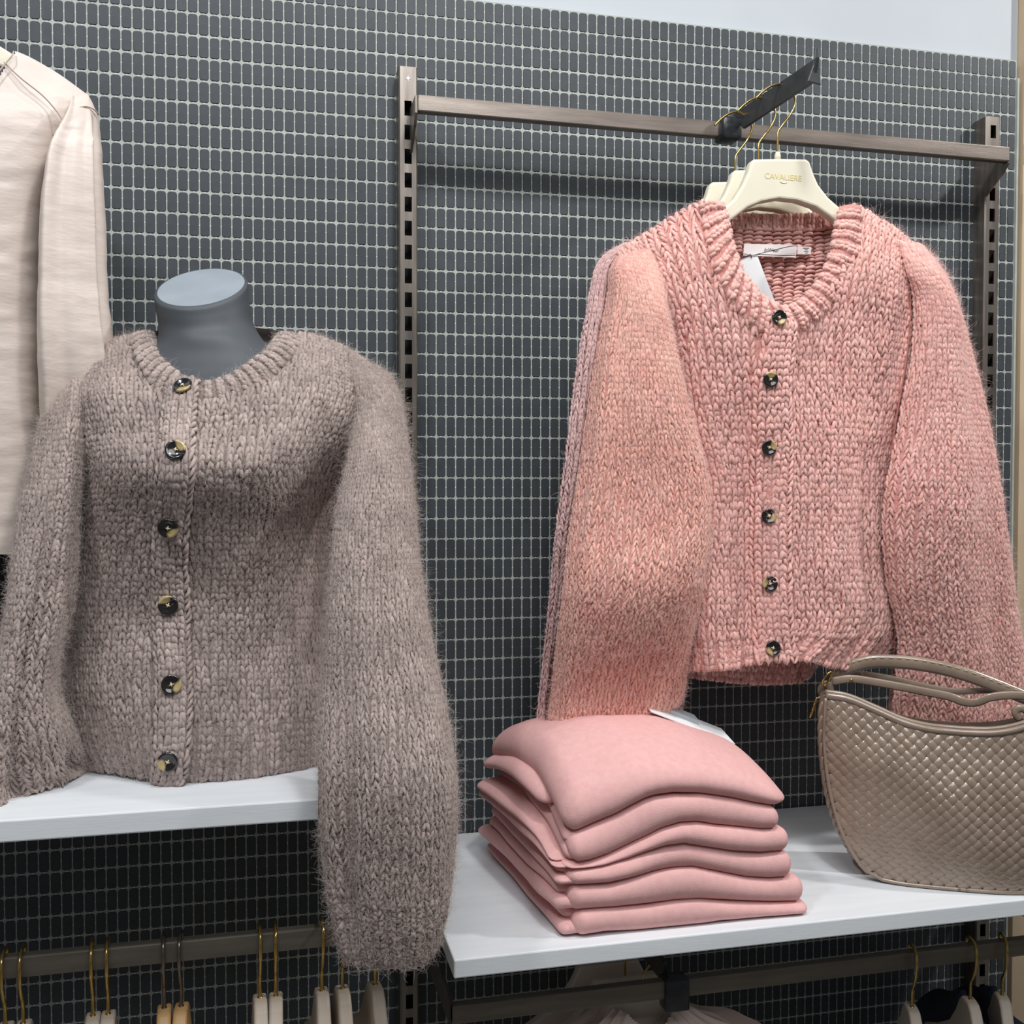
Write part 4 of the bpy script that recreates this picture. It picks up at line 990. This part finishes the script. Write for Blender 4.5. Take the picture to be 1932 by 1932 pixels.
        if i == 5:
            part('folded_body', slab(0.0, 1.0, 0.0, 1.0, 0, 1, 0.020, 0.03, 0.022, 0.02, 10 + i, 0.030), M['fleece'], t)
            part('folded_ply', slab(-0.02, 0.5, 0.22, 0.96, -0.10, 0.30, 0.012, 0.02, 0.02, 0.02, 17, 0.040), M['fleece'], t)
        else:
            part('folded_body', slab(0.035 if i != 4 else 0.02, 1.0, 0.0, 1.0, 0, 1, th, 0.012, th, th, 10 + i, 0.0), M['fleece'], t)
            part('folded_ply', slab(0.0, 0.45, 0.02, 0.97, 0.02, 0.52, 0.009, 0.02, 0.01, 0.012, 30 + i, [0.028, 0.036, 0.018, 0.030, 0.016][i]), M['fleece'], t)
            part('folded_ply', slab(0.012, 0.45, 0.05, 0.93, 0.50, 0.99, 0.009, 0.02, 0.01, 0.012, 40 + i, [0.014, 0.026, 0.004, 0.044, 0.004][i]), M['fleece'], t)
    # white ticket on the top sweater
    c = [at(*cap(962, 122), -0.255), at(*cap(1397, 290), -0.258)]
    t = thing('price_ticket', tuple((c[0] + c[1]) / 2), 'thin white price ticket lying on the topmost folded pink sweater', 'ticket')
    d = c[1] - c[0]; n = np.array([0, 1.0, 0.25]); n /= np.linalg.norm(n)
    up = np.cross(d, n); up /= np.linalg.norm(up); up = up if up[2] > 0 else -up
    V = [c[0], c[1], c[1] + n * 0.045, c[0] + n * 0.045]; V = np.array(V + [p + up * 0.0013 for p in V])
    F = [(0, 1, 2, 3), (7, 6, 5, 4), (0, 4, 5, 1), (1, 5, 6, 2), (2, 6, 7, 3), (3, 7, 4, 0)]
    part('card', (V, F), M['white'], t, smooth=False)
    e0 = c[0] + d * 0.28 + n * 0.02; e1 = c[0] + d * 0.62 + n * 0.02
    V = np.array([e0, e1, e1 + n * 0.02, e0 + n * 0.02]); V = np.vstack([V, V + up * 0.007])
    part('plastic_clip', (V, F), M['clear'], t, smooth=False, label='grey plastic piece on the ticket')
folded_sweaters()

# ------------------------------------------------------------------ woven handbag
def handbag():
    P0 = np.array([1.172, -0.312, ZR]); d = np.array([0.905, -0.425, 0]); n = np.array([-0.425, -0.905, 0])
    t = thing('handbag', tuple(P0 + d * 0.05 - n * 0.04), 'taupe handbag of woven leather strips with a curved top and shoulder strap', 'handbag')
    def pl(px, py):
        p = atplane(px, py, P0, n) - P0; return np.array([p @ d, p[2]])
    # outline of the front panel in its own plane, the unseen right part completed by symmetry
    top = [pl(*q) for q in ((1558, 1312), (1600, 1318), (1650, 1337), (1700, 1357), (1750, 1369), (1800, 1374))]
    left = [pl(*q) for q in ((1558, 1316), (1556, 1400), (1564, 1480), (1580, 1545), (1602, 1592), (1628, 1628), (1660, 1648))]
    bot = [pl(*q) for q in ((1700, 1655), (1760, 1661), (1815, 1665))]
    xm = (top[-1][0] + pl(1818, 1374)[0]) / 2
    mir = lambda L: [np.array([2 * xm - p[0], p[1]]) for p in L]
    bot = [np.array([p[0], max(p[1], 0.0035)]) for p in bot]; left[-1][1] = max(left[-1][1], 0.005)
    topc = catmull(top + mir(top)[::-1], 80); leftc = catmull(left, 60); botc = catmull([left[-1]] + bot + mir(bot)[::-1] + [mir(left)[-1]], 80)
    rightc = np.array(mir(list(leftc)))[::-1]
    poly = np.concatenate([leftc, botc[1:-1], rightc, topc[::-1][1:-1]])
    xs0, xs1, zmax = poly[:, 0].min(), poly[:, 0].max(), poly[:, 1].max()
    def inside(A, B):
        c = np.zeros(A.shape, bool); m = len(poly)
        for i in range(m):
            x1, y1 = poly[i]; x2, y2 = poly[(i + 1) % m]
            k = ((y1 > B) != (y2 > B)) & (A < (x2 - x1) * (B - y1) / (y2 - y1 + 1e-12) + x1); c ^= k
        return c
    def bulge(A, B):
        x = (A - xm) / ((xs1 - xs0) / 2); z = B / zmax
        return 0.046 * np.clip(1 - x ** 2, 0, 1) ** 0.7 * np.clip(1 - ((z - 0.36) / 0.72) ** 2, 0, 1) + 0.004 * vnoise(A, B, 301, 18)
    def pos(A, B, off=0.0):
        e = 1e-3; h = bulge(A, B); gx = (bulge(A + e, B) - h) / e; gz = (bulge(A, B + e) - h) / e
        N = n[None] - gx[:, None] * d[None] - gz[:, None] * np.array([0, 0, 1.0])[None]; N /= np.linalg.norm(N, axis=1)[:, None]
        return P0[None] + A[:, None] * d[None] + B[:, None] * np.array([0, 0, 1.0])[None] + h[:, None] * n[None] + N * np.reshape(off, (-1, 1)), N
    # backing leather of the front, the gusset and the back
    gx, gz = np.meshgrid(np.linspace(xs0, xs1, 110), np.linspace(0, zmax, 80)); k = inside(gx, gz)
    Vp, _ = pos(gx.ravel(), gz.ravel(), -0.0022); F = gridfaces(80, 110); kk = (k[:-1, :-1] & k[1:, :-1] & k[1:, 1:] & k[:-1, 1:]).ravel()
    part('lining_panel', (Vp, F[kk]), M['leather_d'], t)
    TH = 0.085
    m = len(poly); prof = np.linspace(0, 1, 9)
    ctr = np.array([xm, zmax * 0.45]); G = []
    for w_ in prof:
        tw = np.clip(0.35 + 0.65 * (1 - poly[:, 1] / zmax), 0.3, 1.0)
        out = 1 + 0.045 * np.sin(np.pi * w_); q = ctr + (poly - ctr) * out; q[:, 1] = np.maximum(q[:, 1], 0.0006)
        G.append(P0[None] + q[:, :1] * d[None] + q[:, 1:] * np.array([0, 0, 1.0]) - n[None] * (TH * w_ * tw)[:, None])
    nt = len(topc) - 2; Gfull = np.array(G); G = Gfull[:, :m - nt]
    part('gusset', (G.reshape(-1, 3), gridfaces(9, m - nt)), M['leather'], t)
    bz = Gfull[-1]; part('back_panel', (bz, [tuple(range(len(bz)))]), M['leather'], t, smooth=False)
    # woven strips
    pitch = 0.0106; ang = math.radians(43); h0 = 0.00065
    dirs = [(math.cos(ang), -math.sin(ang)), (-math.cos(ang), -math.sin(ang))]
    qs = 4; cross = np.array([-0.478, -0.37, 0.0, 0.37, 0.478]) * pitch; crz = np.array([-0.0007, 0.0001, 0.0003, 0.0001, -0.0007])
    sA = np.array(dirs[0]); sB = np.array(dirs[1])
    Minv = np.linalg.inv(np.stack([sA, sB], 1))
    # lattice coordinates: point = (a*sA + b*sB)*pitch/sin(2ang)
    unit = pitch / math.sin(2 * ang)
    corners = np.array([[xs0, 0], [xs1, 0], [xs0, zmax], [xs1, zmax]]) @ Minv.T / unit
    for which in (0, 1):
        lo, hi = np.floor(corners[:, 1 - which].min()), np.ceil(corners[:, 1 - which].max())
        l0, l1 = np.floor(corners[:, which].min()), np.ceil(corners[:, which].max())
        sd = (sA, sB)[which]; so = (sA, sB)[1 - which]; pn = np.array([-sd[1], sd[0]])
        for kidx in np.arange(lo, hi + 1):
            tpar = np.arange(l0, l1 + 1e-6, 1.0 / qs)
            c2 = (tpar[:, None] * sd[None] + kidx * so[None]) * unit
            ins = inside(c2[:, 0], c2[:, 1])
            ph = np.cos(np.pi * (tpar + kidx)) * (1 if which == 0 else -1); ph = np.sign(ph) * np.abs(ph) ** 0.32
            runs = []; cur = []
            for i_, b_ in enumerate(ins):
                if b_: cur.append(i_)
                elif cur: runs.append(cur); cur = []
            if cur: runs.append(cur)
            Vs, Fs, nn = [], [], 0
            for rn in runs:
                if len(rn) < 3: continue
                idx = np.array(rn); A = c2[idx][:, None, :] + cross[None, :, None] * pn[None, None, :]
                off = (h0 * ph[idx])[:, None] + crz[None, :] 
                P_, _ = pos(A[..., 0].ravel(), A[..., 1].ravel(), off.ravel()); f_ = gridfaces(len(idx), 5) + nn
                Vs.append(P_); Fs.append(f_); nn += len(P_)
            if Vs:
                Fs = np.vstack(Fs)
                part('leather_strip', (np.vstack(Vs), Fs if which == 1 else Fs[:, ::-1]), M['leather'], t)
    # piping along the sides and bottom, binding along the top
    pe = np.concatenate([leftc, botc[1:-1], rightc]); Pp, _ = pos(pe[:, 0], pe[:, 1], 0.0006)
    part('piping', tube(Pp, 0.0026, 8), M['leather'], t)
    # the side seen beyond the piping is laid with overlapping leather pads
    pads = []
    for i in range(2, 56, 3):
        a = ctr + (leftc[i] - ctr) * 1.022; b = ctr + (leftc[min(i + 4, 59)] - ctr) * 1.030
        if a[1] < 0.008: break
        p0 = P0 + a[0] * d + np.array([0, 0, a[1]]) - n * 0.006; p1 = P0 + b[0] * d + np.array([0, 0, b[1]]) - n * 0.014
        pads.append(tube([p0 + (p1 - p0) * s_ for s_ in (-0.12, 0.1, 0.4, 0.7, 0.95, 1.1)], [0.0015, 0.0038, 0.0047, 0.0046, 0.0035, 0.0015], 8, flat=(n, 0.9)))
    part('braided_side', join(*pads), M['leather'], t)
    Pt, Nt = pos(topc[:, 0], topc[:, 1], 0.0004)
    part('top_binding', tube(Pt, 0.0036, 8, flat=((0, 0, 1), 1.25)), M['leather'], t)
    b2 = Pt - n * 0.010 + np.array([0, 0, 0.0035]); part('back_binding', tube(b2, 0.0032, 8), M['leather'], t)
    zt_ = Pt - n * 0.005 + np.array([0, 0, 0.0012]); part('zipper', tube(zt_, 0.0024, 6), M['leather_d'], t)
    teeth = [lathe([(0.0006, 0), (0.0006, 0.0016)], zt_[i_] + np.array([0, 0, 0.001]), (0, 0, 1), 6) for i_ in range(8, 24)]
    part('zipper_teeth', join(*teeth), M['gold'], t)
    # ring, strap tabs and straps (pixel paths at their own distance)
    def path(pts, off):                      # points in the plane of the bag, set back behind the front
        return np.array([atplane(x, y, P0 - n * off, n) for x, y in pts])
    c = path([(1560, 1281)], 0.006)[0]
    q = np.linspace(0, 2 * np.pi, 25)[:-1]; e1 = d * 0.35 + n * 0.2 + np.array([0, 0, 0.75]); e1 /= np.linalg.norm(e1); e2 = np.cross(e1, n * 0.7 + d * 0.7); e2 /= np.linalg.norm(e2)
    part('ring', tube([c + 0.0115 * math.cos(a) * e1 + 0.006 * math.sin(a) * e2 for a in q], 0.0015, 8, closed=True), M['gold'], t, label='gold ring holding the strap')
    part('strap_tab', tube(catmull(path([(1556, 1318), (1549, 1303), (1553, 1292), (1561, 1291), (1566, 1300), (1562, 1314)], 0.02), 30), 0.0050, 8, flat=(n, 0.35)), M['leather'], t)
    hs = path([(1568, 1278), (1594, 1262), (1640, 1249), (1700, 1249), (1760, 1257), (1820, 1272), (1880, 1294), (1940, 1318), (1990, 1332), (2030, 1336)], 0.035)
    part('handle', tube(catmull(hs, 70), 0.0098, 10, flat=(n, 0.42)), M['leather'], t)
    sti = catmull(hs, 70) + n * 0.0046 + np.array([0, 0, 0.006]); part('stitching', join(*[tube(sti[i_:i_ + 2] * np.array([1, 1, 1]), 0.00045, 5) for i_ in range(8, 66, 2)]), M['thread'], t, label='pale stitched line along the handle')
    s1 = path([(1570, 1286), (1605, 1281), (1650, 1287), (1700, 1296), (1745, 1305), (1790, 1314), (1818, 1324), (1842, 1325), (1868, 1316), (1900, 1312), (1940, 1314), (1985, 1330)], 0.015)
    part('shoulder_strap', tube(catmull(s1, 80), 0.0056, 8, flat=(n, 0.25)), M['leather'], t)
    s2 = path([(1572, 1278), (1620, 1272), (1680, 1280), (1740, 1294), (1800, 1304), (1850, 1303), (1900, 1301), (1950, 1306), (2000, 1322)], 0.045)
    part('shoulder_strap', tube(catmull(s2, 80), 0.0045, 8, flat=(n, 0.3)), M['leather'], t)
    rv = path([(1606, 1283)], 0.0125)[0]; part('rivet', lathe([(0.0022, 0), (0.0026, 0.0008), (0.0018, 0.0018), (0.0006, 0.002)], rv, n, 14), M['gold'], t)
    zp = path([(1541, 1316), (1537, 1328), (1533, 1342), (1528, 1354)], 0.012); part('zip_pull', tube(catmull(zp, 16), [0.0018 if k_ % 4 else 0.0026 for k_ in range(16)], 8), M['gold'], t, label='gold zip pull hanging at the left end')
    zl = path([(1560, 1312), (1550, 1314), (1541, 1318)], 0.012); part('pull_cord', tube(catmull(zl, 10), 0.0014, 6), M['leather'], t)
    part('strap_tab', tube(catmull(path([(1925, 1358), (1916, 1345), (1924, 1336), (1940, 1344), (1934, 1360)], 0.012), 24), 0.0052, 8, flat=(n, 0.5)), M['leather'], t)
    return t
handbag()

# ------------------------------------------------------------------ hangers on the lower rails
def edge_hanger(name, body_m, hook_m, label):
    """hanger seen end-on: lies in the y-z plane, hook centre line at the origin (top of the rail = 0)"""
    t = thing(name, (0, 0, 0), label, 'hanger')
    half = [(0.0, -0.081), (-0.013, -0.082), (-0.022, -0.090), (-0.036, -0.112), (-0.062, -0.142), (-0.110, -0.172), (-0.165, -0.200), (-0.178, -0.215), (-0.170, -0.228), (-0.155, -0.222), (-0.105, -0.196), (-0.060, -0.172), (-0.030, -0.160), (0.0, -0.157)]
    out = half + [(-a, b) for a, b in half[-2:0:-1]]
    V, F = prism(out, (0, 1, 0), (0, 0, 1), (1, 0, 0), (0, 0, 0), 0.016, 0.0035, 3); part('hanger_body', (V, F), body_m, t, smooth=False)
    hp = [(0, 0, -0.085), (0, 0, -0.060), (0, -0.009, -0.046), (0, -0.0185, -0.026), (0, -0.019, -0.006), (0, -0.011, 0.0025), (0, 0.002, 0.0036), (0, 0.014, 0.0005), (0, 0.020, -0.012), (0, 0.020, -0.022)]
    part('hook', tube(catmull(hp, 56), 0.0022, 8), hook_m, t)
    part('hook_collar', lathe([(0.0032, -0.0825), (0.0032, -0.0805), (0.0026, -0.080)], (0, 0, 0), (0, 0, 1), 12), hook_m, t)
    return t
RAILL, RAILR = 1.050 + 0.002, 0.9365 + 0.002
def xrail(px, py, z): 
    return at(px, py, -0.293)[0]
proto = edge_hanger('clothes_hanger', M['putty_x'] if 'putty_x' in M else M['hanger2'], M['gold'], 'x')
protow = edge_hanger('clothes_hanger', M['wood'], M['steelwire'], 'x')
LL = [(8, 0.06, 'brass-hooked hanger at the left edge of the picture under the left shelf'), (42, 0.06, 'second brass-hooked hanger from the left edge, close to the first'), (174, 0.08, 'brass-hooked hanger in the pair left of the wooden hangers, nearer the left edge'),
      (203, 0.08, 'brass-hooked hanger in the pair left of the wooden hangers, nearer the wooden ones'), (490, 0.06, 'brass-hooked putty hanger just right of the wooden hangers'), (520, 0.0, 'putty hanger between the wooden hangers and the grey cuff, right of its twin'),
      (607, 0.05, 'putty hanger left of the grey cuff, hook beside the cuff edge'), (646, 0.08, 'putty hanger whose hook is mostly hidden by the grey cuff'), (708, 0.12, 'putty hanger directly under the grey cuff, the last one before the upright')]
for i, (px, rz, lb) in enumerate(LL):
    x = xrail(px, 1790, RAILL)
    o = proto if i == 0 else copy_tree(proto, (0, 0, 0))
    o.location = (x, -0.293, RAILL); o.rotation_euler = (0, 0, rz); o['label'] = lb; o['group'] = 'hangers on the left rail'
for i, (px, rz, lb) in enumerate([(309, 0.06, 'left one of the two wooden hangers with steel hooks'), (341, -0.02, 'right one of the two wooden hangers with steel hooks')]):
    o = protow if i == 0 else copy_tree(protow, (0, 0, 0))
    o.location = (xrail(px, 1780, RAILL), -0.293, RAILL); o.rotation_euler = (0, 0, rz); o['label'] = lb; o['group'] = 'wooden hangers on the left rail'
for px, rz, lb in [(1722, -0.35, 'putty hanger on the right rail, farthest from the beige wall'), (1832, -0.30, 'putty hanger on the right rail, middle one of three'), (1892, -0.42, 'putty hanger on the right rail, nearest the beige wall')]:
    o = copy_tree(proto, (0, 0, 0)); o.location = (at(px, 1810, -0.293)[0], -0.293, RAILR); o.rotation_euler = (0, 0, rz); o['label'] = lb; o['group'] = 'hangers on the right rail'

# navy knitwear on two of the right hangers
def navy(px, lab):
    x = at(px, 1810, -0.293)[0]; z = RAILR
    t = thing('jumper', (x, -0.293, z - 0.45), lab, 'jumper', 'navy jumpers on the right rail')
    G = []
    prof = [(-0.22, -0.20), (-0.16, -0.150), (-0.10, -0.122), (-0.055, -0.098), (0.0, -0.104), (0.055, -0.098), (0.10, -0.122), (0.16, -0.150), (0.22, -0.20)]
    P = catmull([(a, b) for a, b in prof], 60); th = np.linspace(0, 2 * np.pi, 20)
    for a, b in P:
        G.append([(x + 0.022 * math.cos(q), -0.293 + a, z + b - 0.18 + 0.18 * math.sin(q) if math.sin(q) > 0 else z + b - 0.18 + 0.22 * math.sin(q)) for q in th])
    V = np.array(G); V[..., 0] += 0.004 * vnoise(V[..., 1] * 20, V[..., 2] * 20, 411)
    V[..., 0] -= 0.33 * (V[..., 1] + 0.293) * -1.0 * 0.9
    part('body', (V.reshape(-1, 3), gridfaces(60, 20)), M['navy'], t)
    c = [(x + 0.3 * a, -0.293 + a, z + b) for a, b in ((-0.055, -0.100), (-0.03, -0.122), (0, -0.13), (0.03, -0.122), (0.055, -0.100))]
    part('neckband', tube(catmull(c, 30), 0.006, 8), M['navy'], t)
navy(1845, 'navy jumper on the middle hanger of the right rail')
navy(1905, 'navy jumper on the hanger nearest the beige wall')

# ------------------------------------------------------------------ clamp, rear arm and blush garment under the right shelf
def lower_arm():
    a = at(1255, 1850, -0.302); b = at(1300, 1905, -0.302); xm = (a[0] + b[0]) / 2
    t = thing('display_arm', (xm, -0.2, 0.92), 'black clamp and arm at the middle of the rail under the right shelf', 'arm')
    part('clamp', box((a[0], -0.306, b[2]), (b[0], -0.280, a[2]), 0.003, 2), M['black'], t)
    part('arm_plate', box((xm - 0.012, -0.284, 0.925), (xm - 0.006, -0.05, 0.955), 0.001), M['black'], t, smooth=False)
    return t, xm
_, XM = lower_arm()
def blush_set():
    for k, (Y, dx, lab) in enumerate([(-0.235, -0.012, 'front putty hanger on the arm below the right shelf'), (-0.185, -0.02, 'middle putty hanger on the arm below the right shelf'), (-0.14, -0.03, 'rear putty hanger on the arm below the right shelf')]):
        xc, zt = XM - 0.009 + dx, 0.892 - 0.0 * k
        t = thing('clothes_hanger', (xc, Y, zt), lab, 'hanger', 'hangers below the right shelf')
        half = [(-0.044, 0.0), (-0.055, -0.022), (-0.075, -0.05), (-0.12, -0.078), (-0.2, -0.11), (-0.2, -0.13), (-0.12, -0.105), (-0.07, -0.085), (0, -0.072)]
        out = half + [(-a, b) for a, b in half[-2::-1]]
        part('hanger_body', prism([(a + xc, b + zt) for a, b in out], (1, 0, 0), (0, 0, 1), (0, 1, 0), (0, Y, 0), 0.016, 0.003), M['hanger2_lit'], t, smooth=False)
        hp = [(0.0, -0.004), (0, 0.022), (0.008, 0.034), (0.022, 0.048), (0.026, 0.06), (0.018, 0.068), (0.008, 0.0685), (-0.006, 0.062), (-0.014, 0.052)]
        part('hook', tube(catmull([(xc + a, Y, zt + b) for a, b in hp], 40), 0.0016, 8), M['gold'], t)
    xc = XM - 0.02
    t = thing('blouse', (xc, -0.22, 0.45), 'blush pink blouse hanging from the arm below the right shelf, only its shoulders in view', 'blouse')
    rows = []
    for z, wl, wr, y in ((0.878, 0.052, 0.05, -0.252), (0.855, 0.085, 0.085, -0.262), (0.825, 0.135, 0.15, -0.262), (0.78, 0.185, 0.20, -0.258), (0.70, 0.2, 0.21, -0.26), (0.5, 0.2, 0.21, -0.26)):
        rows.append([(xc - wl + (wl + wr) * s_, y - 0.018 * math.sin(math.pi * s_), z + 0.012 * abs(s_ - 0.5)) for s_ in np.linspace(0, 1, 9)])
    A = catmull(np.array(rows), 60); A = np.swapaxes(catmull(np.swapaxes(A, 0, 1), 90), 0, 1)
    S = Surf(A, False); S.push(lambda u, v: 0.004 * np.sin(u * 55 + 3 * np.sin(u * 9)) * np.abs(u - 0.5) * 2 + 0.002 * vnoise(u, v, 431, 8))
    keep = lambda u, v: ~((np.abs(u - 0.5) < 0.30 * (1 - v / 0.16)) & (v < 0.16))
    part('body', sheet_vf(S, keep, 0, 0.03, 1), M['blush'], t)
blush_set()

# ------------------------------------------------------------------ small bracket at the beige wall
p = at(1926, 282, -0.02)
t = thing('wall_clip', (XR + 0.03, -0.005, p[2] - 0.016), 'small chrome clip on the edge of the beige wall at the right edge', 'clip')
part('plate', box((XR + 0.0135, -0.0075, p[2] - 0.017), (XR + 0.045, -0.0035, p[2] + 0.017), 0.0008), mat('chrome', srgb(214, 219, 226), 0.3, 0.35), t, smooth=False)
part('screw', lathe([(0.003, 0), (0.003, 0.0012), (0.001, 0.0018)], (XR + 0.03, -0.0074, p[2]), (0, -1, 0), 12), M['steelwire'], t)
